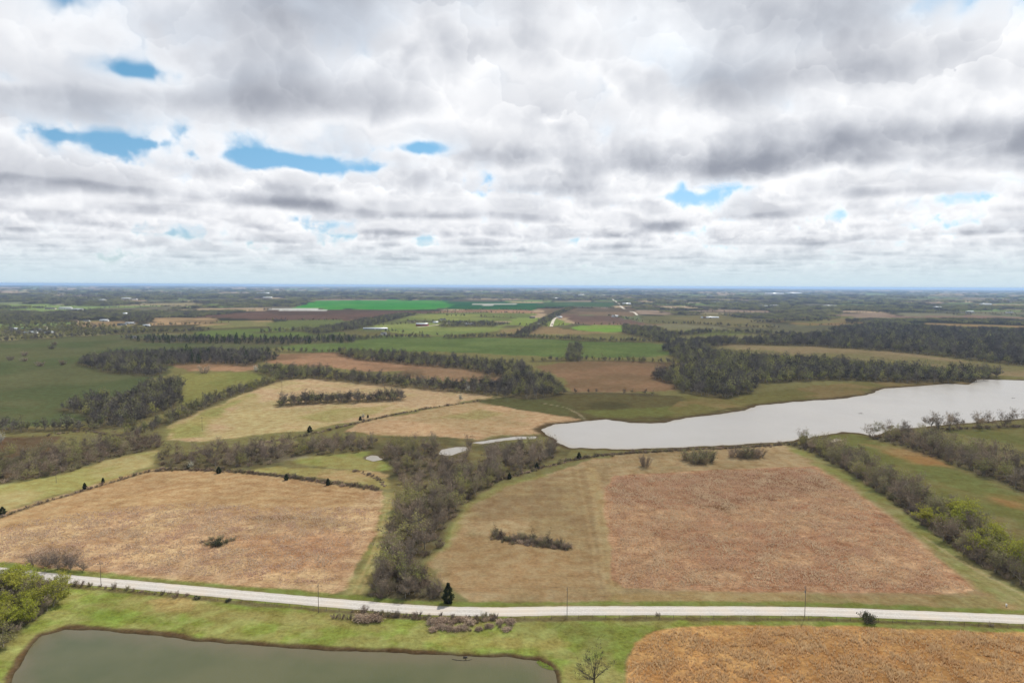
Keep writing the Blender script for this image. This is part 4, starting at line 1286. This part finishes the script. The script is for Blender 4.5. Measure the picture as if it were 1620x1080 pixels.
# woods kilometres away
rr = np.random.default_rng(31)
n = 60000
dep = rr.uniform(0.28, 2.75, n); az = rr.uniform(-43, 43, n)
D = CAM_H / np.tan(np.radians(dep))
X = D * np.sin(np.radians(az)); Y = D * np.cos(np.radians(az))
wn = fbm(X / 800, Y / 420, 4, 21.0)
ok = (wn > .55) & (rr.random(n) < .5)
ok |= (fbm(X / 260, Y / 900, 3, 61.0) > .66) & (rr.random(n) < .5)
# keep the open fields drawn above open
OPEN = [poly(q) for q in ([(380, 494), (455, 488), (500, 475), (860, 478), (980, 477), (975, 486), (1010, 490), (1080, 512), (1000, 532), (560, 530), (420, 508), (300, 502)],
                          [(120, 506), (340, 501), (560, 505), (560, 532), (100, 536), (-100, 540), (-100, 520)],
                          [(1010, 498), (1140, 496), (1225, 510), (1375, 500), (1375, 514), (1220, 520), (1020, 514)],
                          [(1380, 498), (1660, 501), (1660, 507), (1380, 505)], [(1440, 508), (1660, 515), (1660, 521), (1440, 515)])]
for P in OPEN: ok &= sdf(P, X, Y) > 0
X, Y, D = X[ok], Y[ok], D[ok]
n = 90000
d2 = rr.uniform(.75, 2.9, n); a2 = rr.uniform(-43, 43, n); D2 = CAM_H / np.tan(np.radians(d2))
X2 = D2 * np.sin(np.radians(a2)); Y2 = D2 * np.cos(np.radians(a2))
ok = cells(X2, Y2, 420, 520, 0.12, 2.0)[2] < 9
for P in OPEN: ok &= sdf(P, X2, Y2) > 0
for Z_ in WOODS: ok &= sdf(Z_['P'], X2, Y2) > 0
X2, Y2 = X2[ok], Y2[ok]
gn_scatter('distant_hedgerows', X2, Y2, FAR['fbare'] + FAR['fsage'], rr.uniform(.6, 1.1, len(X2)), 'thin hedgerow trees dividing the far fields', 'hedgerow')
gn_scatter('distant_woods', X, Y, FAR['clump'], rr.uniform(.7, 1.1, len(X)) * np.clip(D / 3000, .8, 2.2), 'dark wooded tracts stretching away to the horizon', 'woods')
print('far clumps', len(X))

# ------------------------------------------------------------------ single trees and bushes one can point to
def P1(px, py): return at(px, py)


def one(kind, px, py, h, name, label, cat, group=None, sx=1.0, idx=None):
    x, y = at(px, py)
    return plant(name, kind, x, y, h, label, cat, group, idx=idx, sx=sx)


one('cedar', 709, 953, 7.2, 'cedar_tree', 'dark cedar at the roadside end of the creek belt', 'tree', sx=.8, idx=2)
one('lone', 940, 1084, 14, 'bare_tree', 'solitary bare forked tree on the grass between pond and copper field', 'tree', sx=1.15)
one('shrub_dark', 1373, 982, 2.8, 'evergreen_bush', 'round dark bush at the south edge of the gravel road', 'bush', sx=1.15)
one('shrub', 1041, 974, 1.5, 'bush', 'tiny brown bush on the fence right of the middle utility pole', 'bush')
one('shrub_dark', 312, 947, 1.3, 'bush', 'small dark bush on the verge, left of two beside the dry patch', 'bush')
one('shrub_dark', 361, 951, 1.2, 'bush', 'small dark bush on the verge, right of two beside the dry patch', 'bush')
one('shrub', 1568, 990, 1.5, 'bush', 'small brown bush by the fence at the far right of the road', 'bush')
one('shrub', 1020, 738, 8.0, 'bush', 'lone round leafless bush on the khaki field below the lake', 'bush')
for px, py, h, w in [(1088, 728, 8, 'left'), (1104, 730, 9.5, 'tallest middle'), (1121, 729, 8.5, 'right'), (1098, 733, 6.5, 'front left'), (1113, 733, 6.5, 'front right')]:
    one('shrub_green', px, py, h, 'budding_bush', w + ' bush of the round green clump on the field edge below the lake', 'bush', 'round green clump below the lake', sx=1.1)
for (px, py, h), w in zip([(1158, 723, 7), (1169, 724, 8), (1181, 724, 8.5), (1192, 724, 8), (1201, 722, 7)], ('first', 'second', 'third', 'fourth', 'last')):
    one('shrub' if h < 8.2 else 'shrub_green', px, py, h, 'bush', '%s tall bush from the left in the lakeside thicket on the khaki field' % w, 'bush', 'lakeside thicket bushes')
one('bare', 1268, 702, 13, 'bare_tree', 'tall bare tree where the right hedge meets the lake', 'tree')
one('bare', 742, 716, 15, 'bare_tree', 'tallest bare tree, standing alone in front of the creek inlet', 'tree', sx=.8)
for (px, py, h), w in zip([(783, 846, 6.5), (793, 849, 5.0), (843, 856, 7.2), (868, 860, 8.0), (887, 864, 5.5)],
                          ('leftmost bare tree', 'low second bare tree', 'middle bare tree', 'tallest bare tree', 'rightmost bare tree')):
    one('lone', px, py, h, 'bare_tree', w + ' of the brush island in the khaki field', 'tree', 'trees of the brush island', sx=.8)
for px, py, h, ds_ in [(344, 862, 2.4, 'largest central bush'), (357, 858, 2.0, 'right-hand bush'), (330, 861, 1.8, 'left-hand bush'), (368, 854, 1.6, 'far right bush'), (320, 858, 1.4, 'far left bush'), (350, 852, 1.8, 'rear bush'), (335, 853, 1.6, 'rear left bush')]:
    one('shrub_dark' if h > 2.1 else 'shrub_green' if h > 1.5 else 'shrub', px, py, h, 'bush', ds_ + ' of the dark patch amid the left copper field', 'bush', 'dark bush patch in the left field', sx=1.5)
for px, py, h, w in [(52, 896, 6.5, 'leftmost'), (72, 898, 7.5, 'second'), (92, 900, 8.5, 'tallest middle'), (112, 901, 7.5, 'fourth'), (132, 902, 6.0, 'rightmost'), (82, 894, 7.0, 'rear left'), (105, 895, 7.0, 'rear right')]:
    one('bare_red', px, py, h, 'bare_tree', w + ' of the purple-brown leafless trees behind the road at lower left', 'tree', 'purple-brown thicket behind the road', sx=1.45)
rr = random.Random(8)
for i in range(18):
    u = i / 17; px = 782 + 118 * u; py = 848 + 18 * u + rr.uniform(-2, 3)
    one('shrub' if i % 3 else 'shrub_green', px, py, rr.uniform(2.2, 3.6), 'bush', '%s of the low brush island in the khaki field, counted from its left end' % ('%s bush' % ('first second third fourth fifth sixth seventh eighth ninth tenth eleventh twelfth thirteenth fourteenth fifteenth sixteenth seventeenth last'.split()[i])), 'bush', 'bushes of the brush island', sx=1.1)
for px, py, h, lb in [(4, 813, 5.5, 'cedar on the left fence line at the frame edge'), (134, 773, 5.0, 'larger cedar midway on the left fence line'), (163, 763, 4.2, 'smaller cedar on the left fence line near the grey thicket'),
                      (346, 748, 5.5, 'stout cedar on the hedge line above the left copper field'), (453, 759, 5.0, 'middle cedar on the hedge line above the left copper field'),
                      (519, 767, 5.5, 'right cedar on the hedge line above the left copper field'), (298, 741, 4.0, 'cedar beside the white blossom tree above the left copper field'),
                      (849, 741, 5.2, 'dark cedar on the field edge below the inlet stand'), (806, 757, 5.0, 'dark cedar at the lower end of the belt edge, below the inlet stand'),
                      (916, 725, 6.0, 'dark cedar in the fence row by the near lake shore'), (490, 683, 7, 'dark cedar in the fence row below the yellow-tan meadow'),
                      (570, 664, 5, 'dark cedar low on the fence row between the two tan meadows'), (582, 660, 4, 'small dark cedar next to blossom between the two tan meadows'),
                      (741, 583, 7, 'lone dark cedar on the pinkish field amid the woods'), (606, 603, 6, 'left dark cedar at the foot of the middle wood'), (597, 606, 6, 'second dark cedar at the foot of the middle wood')]:
    one('cedar', px, py, h * .70, 'cedar_tree', lb, 'tree', 'cedars along the fence lines', sx=1.25)
for px, py, h, lb in [(2, 702, 9, 'white blossoming tree at the left frame edge'), (303, 741, 5, 'white blossoming tree beside a cedar above the left copper field'),
                      (741, 621, 8, 'white blossoming tree at the foot of the middle wood'), (728, 634, 7, 'white blossoming tree on the fence row right of the tan meadow'),
                      (575, 662, 5, 'white blossoming shrub-sized tree between the two tan meadows'), (404, 588, 9, 'white blossoming tree left of the pinkish field')]:
    one('blossom', px, py, h, 'blossom_tree', lb, 'tree', 'blossoming trees')
for (px, py, h), w in zip([(83, 552, 7), (39, 563, 7), (17, 570, 6.5), (37, 572, 6), (62, 579, 7), (98, 577, 7.5), (85, 546, 7), (322, 590, 10)],
                          ('topmost dark tree scattered on the left pasture', 'dark round tree on the left pasture, upper left', 'dark tree on the left pasture nearest the frame edge', 'low dark tree on the left pasture, right of the edge tree',
                           'lone dark tree in the middle of the left pasture', 'dark tree on the left pasture just left of the wood', 'far small dark tree on the left pasture below the village', 'lone bare tree on the pink strip left of centre')):
    one('shrub', px, py, h * 1.15, 'bare_tree', w, 'tree', 'trees scattered on the left pasture', sx=1.15)
# dead sedge and brush on the verge, clump by clump
rr = random.Random(5)
for i, (px, py, k) in enumerate([(530, 977, 'shrub_red'), (540, 978, 'shrub_red'), (552, 979, 'shrub_red'), (568, 981, 'sedge'), (582, 982, 'sedge'), (596, 981, 'sedge')]):
    one(k, px, py, 1.9, 'dead_brush', ('brown' if k != 'sedge' else 'pale') + ' brush clump, %s in the short row below the road' % ('first', 'second', 'third', 'fourth', 'fifth', 'last')[i], 'brush', 'brush clumps below the road', sx=1.1)
for i in range(26):
    px = 682 + (i % 13) * 10.6 + rr.uniform(-3, 3); py = 984 + (i // 13) * 11 + rr.uniform(-3, 3) - (px - 680) * .01
    k = 'sedge' if i % 13 < 6 else ('shrub' if i % 2 else 'sedge')
    one(k, px, py, rr.uniform(.95, 1.5), 'dead_brush', '%s clump, %s from left in the %s row of the dead brush bed' % ('rust-brown' if i % 13 < 6 else 'grey', 'first second third fourth fifth sixth seventh eighth ninth tenth eleventh twelfth thirteenth'.split()[i % 13], 'front' if i >= 13 else 'back'), 'brush', 'dead brush bed', sx=1.25)

# scrub along fence lines
def row(pts, sp, wid, seed):
    P = resample(poly(pts), sp * .5); r_ = np.random.default_rng(seed)
    return P + r_.normal(0, wid, P.shape)


rows = [row([(0, 818), (60, 797), (135, 775), (236, 745)], 5, .6, 1), row([(236, 745), (300, 742), (380, 746), (450, 754), (520, 764), (600, 775)], 1.8, .9, 2), row([(255, 742), (330, 744), (450, 753), (600, 773)], 2.5, 1.0, 12),
        row([(770, 762), (800, 757), (850, 742), (900, 729), (960, 719), (1080, 712), (1170, 708), (1250, 703)], 1.7, .9, 3), row([(880, 728), (1000, 716), (1240, 704)], 2.4, 1.4, 13),
        row([(420, 700), (480, 690), (560, 670), (620, 656), (690, 643), (760, 634)], 3.0, 1.0, 4), row([(785, 850), (820, 855), (860, 862), (900, 868)], .9, .9, 5),
        row([(785, 852), (830, 860), (900, 868)], 1.0, 1.2, 15), row([(60, 690), (130, 680), (200, 690)], 3, 2, 6), row([(1385, 694), (1440, 690), (1500, 680)], 3, 2, 7),
        row([(110, 924), (240, 938), (300, 943)], 6, .5, 8), row([(560, 968), (660, 977), (790, 980)], 2.0, .8, 9), row([(565, 745), (590, 752), (612, 768)], 2.5, 1.2, 10), row([(1230, 702), (1245, 700), (1262, 702)], 2, 1, 11)]
A = np.concatenate(rows)
gn_scatter('fencerow_scrub', A[:, 0], A[:, 1], [PROTO['shrub'][2][1], PROTO['shrub_red'][1][1], PROTO['shrub_green'][1][1], PROTO['sedge'][0][1], PROTO['shrub_red'][0][1]], np.random.default_rng(4).uniform(.2, .62, len(A)) * np.random.default_rng(5).choice([1, 1, 1, 1.6], len(A)),
           'low brown weeds and scrub strung along the fence lines', 'scrub')

# ------------------------------------------------------------------ standing prairie grass
def prairie(name, P, per_m2, hgt, m, label, seed, fade=3.0):
    r = np.random.default_rng(seed)
    x0, y0 = P.min(0); x1, y1 = P.max(0)
    n = int((x1 - x0) * (y1 - y0) * per_m2)
    X = r.uniform(x0, x1, n); Y = r.uniform(y0, y1, n)
    s = sdf(P, X, Y) + (fbm(X / 6, Y / 6, 3, seed) - .5) * 5
    cl = fbm(X / 5, Y / 5, 3, seed + 3.0)
    k = (s < 0) & (r.random(n) < np.clip((cl - .22) * 2.2, .1, 1)) & (r.random(n) < np.clip(-s / fade, .1, 1)) & (np.abs(np.arctan2(X, Y)) < R(41)) & (np.hypot(X, Y) > 150)
    X, Y, s, cl = X[k], Y[k], s[k], cl[k]
    n = len(X)
    Z = ground_z(X, Y)[0]
    h = hgt * r.uniform(.45, 1.15, n) * (.6 + .8 * cl) * np.clip(.45 + -s / 8, .4, 1)
    tone = np.clip(r.random(n) * .6 + (cl - .3) * .9, 0, 1)
    V = []; TN = []
    for b in range(3):
        a = r.random(n) * 6.283; w = r.uniform(.10, .24, n)
        lean = r.normal(0, .28, (n, 2)) * h[:, None]
        off = r.normal(0, .22, (n, 2))
        bx_ = X + off[:, 0]; by_ = Y + off[:, 1]
        ca, sa = np.cos(a) * w, np.sin(a) * w
        tri = np.stack([np.stack([bx_ - ca, by_ - sa, Z - .05], 1), np.stack([bx_ + ca, by_ + sa, Z - .05], 1), np.stack([bx_ + lean[:, 0], by_ + lean[:, 1], Z + h * r.uniform(.8, 1.2, n)], 1)], 1)
        V.append(tri.reshape(-1, 3)); TN.append(np.repeat(np.clip(tone + r.normal(0, .15, n), 0, 1), 3))
    V = np.concatenate(V); TN = np.concatenate(TN)
    F = np.arange(len(V)).reshape(-1, 3)
    o = link(name, new_mesh(name, V, F, {'tone': TN}, [m]))
    return tag(o, label, 'prairie grass', kind='stuff')


M_t1 = M_tuft('copper_grass', (.51, .375, .265), (.70, .575, .42), (.60, .43, .32))
M_t2 = M_tuft('rust_grass', (.48, .345, .225), (.70, .56, .385), (.57, .39, .265))
M_t3 = M_tuft('orange_grass', (.50, .34, .185), (.71, .535, .315), (.61, .415, .225))
prairie('prairie_grass', poly([(-60, 880), (-60, 850), (60, 818), (180, 800), (330, 792), (480, 800), (590, 800), (594, 832), (572, 880), (540, 925), (515, 934), (400, 924), (240, 910), (110, 899), (0, 886)]), 1.9, .62, M_t1,
        'coarse tan and copper prairie grass standing in the left field', 1, 6)
prairie('prairie_grass', poly([(957, 772), (974, 753), (1150, 743), (1288, 739), (1350, 777), (1422, 832), (1488, 886), (1542, 933), (1530, 937), (1300, 936), (1100, 933), (986, 930), (973, 916), (966, 860)]), 2.1, .72, M_t2,
        'pinkish rust prairie grass filling the right-hand block of the khaki field', 2, 2.5)
prairie('prairie_grass', poly([(990, 1200), (990, 1085), (992, 1040), (1007, 1017), (1036, 998), (1085, 991), (1200, 989), (1350, 992), (1500, 997), (1640, 1002), (1760, 1008), (1760, 1200)]), 3.2, .95, M_t3,
        'tall orange-brown prairie grass in the lower right corner', 3, 2.0)


def turf(name, P, per_m2, m, label, seed, hgt=.35):
    return prairie(name, P, per_m2, hgt, m, label, seed, 1.0)


# ------------------------------------------------------------------ roadside: poles, wires, fence
def utility_pole(px, py, h, label, transformer=False, rz=0.0):
    x, y = at(px, py)
    o = empty('utility_pole', (x, y, gz(x, y)), rz)
    b = MB(); b.tube((0, 0, -.5), (0, 0, h), .11, .075, 8); b.quad(*[(math.cos(a) * .11, math.sin(a) * .11, h) for a in (0, 1.57, 3.14, 4.71)])
    link('pole', b.mesh('pole', MT['pole']), o)
    b = MB(); b.box((0, .14, h - .7), (1.8, .10, .12)); link('crossarm', b.mesh('crossarm', MT['pole']), o)
    for q in (-.8, .8, 0):
        b = MB(); zz = h - .64 if q else h
        b.tube((q, .14 if q else 0, zz), (q, .14 if q else 0, zz + .2), .05, .035, 6); link('insulator', b.mesh('insulator', MT['metal']), o)
    if transformer:
        b = MB(); b.tube((.32, 0, h - 2.4), (.32, 0, h - 1.5), .24, .24, 10); b.box((.2, 0, h - 1.9), (.2, .1, .3))
        link('transformer', b.mesh('transformer', MT['metal']), o)
    tag(o, label, 'utility pole', 'utility poles')
    return Vector((x, y, gz(x, y) + h + .2))


tops = []
for px, py, h, lb, tr in [(-330, 887, 10, None, False), (160, 929, 9.5, 'utility pole at the left end of the gravel road', False), (504, 969, 10, 'utility pole by the gravel road left of the brush bed', False),
                          (897, 977, 10.5, 'utility pole by the gravel road right of the brush bed', False), (1273, 975, 10.5, 'utility pole carrying a grey transformer by the gravel road', True), (1690, 998, 10.5, None, False)]:
    if lb: tops.append(utility_pole(px, py, h, lb, tr, .5 if px < 400 else 1.5))
    else:
        x, y = at(px, py); tops.append(Vector((x, y, h)))
b = MB()
for p, q in zip(tops, tops[1:]):
    pr = p
    for i in range(1, 13):
        t_ = i / 12; c = p.lerp(q, t_); c.z -= 4 * t_ * (1 - t_) * 1.0
        b.tube(pr, c, .014, .014, 3); pr = c
tag(link('power_line', b.mesh('power_line', MT['wire'])), 'thin sagging power wire strung on the poles beside the gravel road', 'power line')
for px, py, h, lb in [(89, 763, 10, 'utility pole in the mown lane at left'), (320, 680, 10.5, 'utility pole at the left end of the yellow-tan meadow'), (446, 617, 10, 'utility pole at the top corner of the yellow-tan meadow')]:
    utility_pole(px, py, h, lb, False, .8)


def fence(line_xy, step, label, hgt=1.25):
    P = resample(line_xy, step)
    o = empty('wire_fence', (P[0][0], P[0][1], 0))
    base = np.array([P[0][0], P[0][1], 0.0])
    zs = ground_z(P[:, 0], P[:, 1])[0]
    b = MB(); b.tube((0, 0, -.3), (0, 0, hgt), .07, .06, 6); b.quad(*[(math.cos(a) * .06, math.sin(a) * .06, hgt) for a in (0, 1.57, 3.14, 4.71)])
    pm = b.mesh('post', MT['pole'])
    for (x, y), z in zip(P, zs):
        q = link('post', pm, o, (x - base[0], y - base[1], z)); q.rotation_euler = (random.gauss(0, .03), random.gauss(0, .03), 0)
    for hh in (.45, .8, 1.15):
        b = MB()
        for i in range(len(P) - 1): b.tube((P[i][0] - base[0], P[i][1] - base[1], zs[i] + hh), (P[i + 1][0] - base[0], P[i + 1][1] - base[1], zs[i + 1] + hh), .006, .006, 3)
        link('wire', b.mesh('wire', MT['wire']), o)
    tag(o, label, 'fence')


fence(poly([(95, 927), (240, 939), (400, 955), (540, 967), (660, 977), (780, 980), (900, 978), (1080, 978), (1273, 979), (1440, 985), (1640, 994)]), 4.5, 'post and wire fence along the south side of the gravel road')
fence(poly([(-40, 830), (0, 817), (130, 777), (236, 746)]), 5.0, 'post and wire fence along the upper left edge of the left copper field')
x, y = at(1592, 959)
b = MB(); b.box((0, 0, .45), (.35, .35, .9)); b.box((0, 0, .93), (.42, .42, .08))
tag(link('marker_post', b.mesh('marker_post', MT['paint']), None, (x, y, gz(x, y))), 'squat white marker post on the north verge near the right frame edge', 'marker post')

# ------------------------------------------------------------------ things in the water
def snag(px, py, label, size, seed):
    r = random.Random(seed); x, y = at(px, py, WZ); b = MB()
    b.tube((-size, 0, -.2), (size * .2, .2, .25), .16, .12, 6); b.tube((size * .2, .2, .25), (size, -.1, .1), .12, .05, 5)
    for _ in range(5):
        t_ = r.uniform(-.6, .9) * size; b.tube((t_, .1, .1), (t_ + r.uniform(-.8, .8), r.uniform(-.8, .8), r.uniform(.4, 1.3)), .06, .02, 4)
    tag(link('dead_branch', b.mesh('dead_branch', MT['wood']), None, (x, y, WZ)), label, 'dead branch')


snag(1361, 654, 'dark dead branch sticking out of the middle of the lake', 2.6, 1)
snag(1602, 630, 'dark dead branch in the lake near the right frame edge', 2.2, 2)
x, y = at(733, 1043, WZ); b = MB()
pr = Vector((-3.4, .3, 0))
for i in range(1, 15):
    u = -3.4 + 6.0 * i / 14; q = Vector((u, -.75 * (1 - (u / 3.4) ** 2) + .3 + .25 * (u > 2), .02 + .06 * (i % 3 == 0)))
    b.tube(pr, q, .11 - .004 * i, .11 - .004 * (i + 1), 6); pr = q
b.box((.5, 1.2, .12), (1.1, .6, .35), .3); b.tube((.4, .9, .1), (1.0, -.5, .1), .06, .05, 5)
tag(link('sunken_branch', b.mesh('sunken_branch', MT['wood']), None, (x, y, WZ)), 'dark curved branch floating in the pond by its grassy bank', 'dead branch')
rr = random.Random(12); b = MB()
for i in range(420):
    a = rr.random() * 6.283; q = math.sqrt(rr.random()); px = 866 + math.cos(a) * 17 * q; py = 1048.5 + math.sin(a) * 7 * q + (px - 866) * .28
    x, y = at(px, py); s_ = rr.uniform(.12, .35); z = WZ + .02 + rr.random() * .1
    b.tri((x - s_, y, z), (x + s_, y - s_ * .5, z), (x + rr.uniform(-s_, s_), y + s_, z + rr.random() * .12))
tag(link('floating_algae', b.mesh('floating_algae', MT['algae'])), 'yellow-green mat of water weed in the corner of the pond', 'water weed', kind='stuff')

# ------------------------------------------------------------------ houses, barns and sheds
def building(px, py, w, d, h, rz, wall, roof, name, label, group=None, pitch=.45, wins=True):
    x, y = at(px, py)
    D_ = math.hypot(x, y)
    o = empty(name, (x, y, gz(x, y) - .1), rz)
    rh = d / 2 * pitch
    V = [(-w / 2, -d / 2, 0), (w / 2, -d / 2, 0), (w / 2, d / 2, 0), (-w / 2, d / 2, 0), (-w / 2, -d / 2, h), (w / 2, -d / 2, h), (w / 2, d / 2, h), (-w / 2, d / 2, h), (-w / 2, 0, h + rh), (w / 2, 0, h + rh)]
    me = new_mesh('wall', V, [np.array([(0, 1, 5, 4), (2, 3, 7, 6)]), np.array([(1, 2, 6, 9, 5), (3, 0, 4, 8, 7)])], mats=[MT[wall]])
    link('wall', me, o)
    b = MB(); e = .5; g_ = .16
    for sgn in (-1, 1):
        y0_ = sgn * (d / 2 + e); z0 = h - e * pitch
        a_ = [(-w / 2 - e, y0_, z0), (w / 2 + e, y0_, z0), (w / 2 + e, 0, h + rh), (-w / 2 - e, 0, h + rh)]
        up_ = [(p[0], p[1], p[2] + g_) for p in a_]; lo_ = [(p[0], p[1], p[2] + .01) for p in a_]
        k = len(b.v); b.v += up_ + lo_
        b.q += [(k, k + 1, k + 2, k + 3), (k + 7, k + 6, k + 5, k + 4), (k, k + 4, k + 5, k + 1), (k + 1, k + 5, k + 6, k + 2), (k + 3, k + 7, k + 4, k)]
    ro = link('roof', b.mesh('roof', MT[roof]), o)
    if name == 'house':
        c = MB(); c.box((w * .22, d * .12, h + rh * .9 + .4), (.7, .7, 1.6)); link('chimney', c.mesh('chimney', MT['tan']), ro)
    dm = MB(); big_ = name != 'house'
    dm.box((0, -d / 2 - .03, (1.6 if big_ else 1.05)), (3.6 if big_ else 1.1, .08, 3.2 if big_ else 2.1)); link('door', dm.mesh('door', MT['roofg'] if wall != 'greyw' else MT['paint']), o)
    if wins:
        wm_ = MB(); wm_.box((0, 0, 0), (1.2, .08, 1.2)); wme = wm_.mesh('window', MT['glass'])
        for q in (-.36, -.2, .2, .36): link('window', wme, o, (w * q, -d / 2 - .03, min(h * .55, 1.7)))
    return tag(o, label, 'house' if name == 'house' else ('barn' if name == 'barn' else 'shed'), group)


V_ = 'buildings of the village at left'
for a_ in [(23, 522, 15, 9, 3.4, .1, 'paint', 'roofm', 'house', 'white house with pale roof at the left end of the village', V_),
           (34, 522, 13, 9, 3.2, -.1, 'cream', 'roofgn', 'house', 'green-roofed house at the left end of the village', V_),
           (58, 524, 18, 10, 4.5, .4, 'greyw', 'roofg', 'house', 'large grey house in the left part of the village', V_),
           (70, 521, 9, 10, 6, 1.5, 'cream', 'roofb', 'house', 'tall cream gable house right of the grey village house', V_),
           (49, 527, 26, 9, 2.8, .05, 'paint', 'roofm', 'shed', 'long low white shed in front of the grey village house', V_),
           (78, 527, 18, 8, 2.8, .0, 'paint', 'roofm', 'shed', 'low white shed at the hedge, right of the grey village house', V_),
           (118, 510, 18, 10, 4, .2, 'tan', 'roofb', 'house', 'brown house at the village centre', V_),
           (137, 509, 17, 9, 3.5, -.1, 'paint', 'roofg', 'house', 'white house right of the brown village house', V_),
           (165, 509, 22, 11, 4, .05, 'paint', 'roofm', 'barn', 'white metal barn on the tan ground at the village', V_),
           (198, 500, 12, 12, 9, .6, 'paint', 'roofm', 'house', 'tall white house above the right part of the village', V_),
           (193, 515, 20, 10, 3.6, .2, 'greyw', 'roofg', 'house', 'dark-roofed house in the trees at the right part of the village', V_),
           (206, 513, 24, 9, 3, -.1, 'greyw', 'roofm', 'shed', 'long grey shed at the right end of the village', V_),
           (232, 516, 16, 8, 3, .1, 'paint', 'roofm', 'shed', 'small white shed right of the village by the tan field', V_),
           (212, 535, 9, 7, 3, .3, 'greyw', 'roofg', 'shed', 'small grey shed at the left end of the cedar row', None),
           (668, 515, 32, 14, 5.0, -.15, 'redw', 'roofm', 'barn', 'red barn with long white roof on the green fields', None),
           (689, 511, 15, 9, 3.5, .2, 'paint', 'roofm', 'house', 'small white farmhouse by the trees right of the red barn', None),
           (701, 507, 16, 9, 3.8, -.3, 'paint', 'roofg', 'house', 'white farmhouse among trees above the red barn', None),
           (742, 514, 26, 9, 3.0, .05, 'paint', 'roofm', 'shed', 'long low pale shed below the bare grove right of the red barn', None),
           (607, 529, 12, 8, 4, .6, 'paint', 'roofg', 'shed', 'small white shed in the hedge below the pale farm yard', None),
           (594, 521, 60, 10, 3, .02, 'greyw', 'roofm', 'shed', 'very long low pale-roofed shed left of the red barn', None),
           (842, 503, 18, 10, 3.6, .1, 'tan', 'roofg', 'house', 'dark-roofed house left of the white driveway', None),
           (876, 502, 26, 12, 4, .05, 'cream', 'roofg', 'house', 'wide house at the head of the white driveway', None),
           (886, 503, 14, 10, 3.5, .0, 'paint', 'roofm', 'shed', 'white garage beside the house at the head of the driveway', None),
           (850, 514, 20, 8, 3, -.1, 'cream', 'roofm', 'shed', 'low cream shed in the green yard left of the driveway', None),
           (973, 502, 22, 11, 4, .2, 'paint', 'roofm', 'house', 'white house in the trees right of the brown field', None),
           (991, 482, 50, 24, 6, .1, 'paint', 'roofm', 'barn', 'white barn beside the far road, right of the dark green field', None),
           (1123, 504, 60, 12, 3, .03, 'paint', 'roofm', 'shed', 'long low white shed on the olive field right of centre', None),
           (1115, 504, 16, 10, 4, .4, 'tan', 'roofb', 'barn', 'small dark barn at the left end of the long low white shed', None)]:
    building(*a_)
FG = 'far white farm and works buildings'
for i, (px, py, w, d, h, lb) in enumerate([(80, 489, 40, 16, 6, 'left pale shed on the far tan strip above the village'), (104, 489, 50, 16, 8, 'wide pale barn on the far tan strip above the village'), (123, 490, 44, 14, 5, 'right pale shed on the far tan strip above the village'),
        (140, 476, 60, 24, 8, 'left far white barn below the blue ridge'), (157, 476, 80, 24, 9, 'second far white barn below the blue ridge'), (200, 475, 60, 26, 12, 'third far white barn below the blue ridge'), (209, 475, 60, 24, 9, 'right far white barn below the blue ridge'),
        (417, 466, 130, 40, 12, 'far white works roof left of the vivid green field'), (424, 473, 70, 30, 9, 'far white barn left of the vivid green field'), (900, 468, 120, 40, 12, 'far white works building above the dark green field'), (920, 468, 70, 40, 12, 'far white building right of the works above the dark green field'),
        (878, 473, 60, 30, 9, 'far white barn just above the dark green field'), (948, 470, 60, 30, 10, 'far white house-like block on the pale road'),
        (1225, 467, 240, 60, 24, 'largest far white works building right of centre'), (1255, 464, 300, 80, 14, 'far pale works building beyond the largest white one'), (1290, 469, 90, 40, 14, 'far white building right of the largest works'),
        (1312, 486, 74, 22, 8, 'long bright white barn on the right middle distance'), (1225, 486, 50, 22, 8, 'pale barn left of the long bright white barn'), (1200, 484, 60, 22, 8, 'white shed on the orange patch right of centre'), (1207, 486, 50, 20, 7, 'second white shed on the orange patch right of centre'),
        (1132, 480, 60, 26, 8, 'left white barn on the tan strip right of centre'), (1157, 480, 80, 26, 8, 'right white barn on the tan strip right of centre'), (1117, 466, 120, 40, 12, 'far pale building beyond the tan strip right of centre'),
        (1483, 488, 36, 22, 9, 'bright white barn above the purple-brown field at right'), (1459, 491, 36, 16, 6, 'pale shed left of the bright white barn at right'), (1559, 483, 70, 24, 9, 'long white barn near the right edge of the plain'),
        (1534, 494, 30, 14, 6, 'small white shed above the purple-brown field at right'), (1597, 495, 26, 14, 6, 'small pale shed above the purple-brown field near the right edge')]):
    building(px, py, w, d, h, .1 * math.sin(i * 2.3), 'paint' if i % 4 else 'cream', 'roofm' if i % 3 else 'roofg', 'barn' if 'shed' not in lb else 'shed', lb, FG, .3, wins=False)

# ------------------------------------------------------------------ the air
def build_haze():
    b = MB(); b.box((0, 20000, (126 - 60) / 2), (120000, 120000, 126 + 60))
    m = bpy.data.materials.new('pale_air'); m.use_nodes = True; t = NT(m.node_tree); t.n.clear()
    out = t.new('ShaderNodeOutputMaterial'); v = t.new('ShaderNodeVolumePrincipled')
    v.inputs['Color'].default_value = (.48, .69, 1.0, 1); v.inputs['Density'].default_value = HAZE; v.inputs['Anisotropy'].default_value = 0.2
    t.l.new(v.outputs[0], out.inputs['Volume'])
    o = link('haze', b.mesh('haze', m)); tag(o, kind='stuff')


HAZE = 4.0e-5
build_haze()
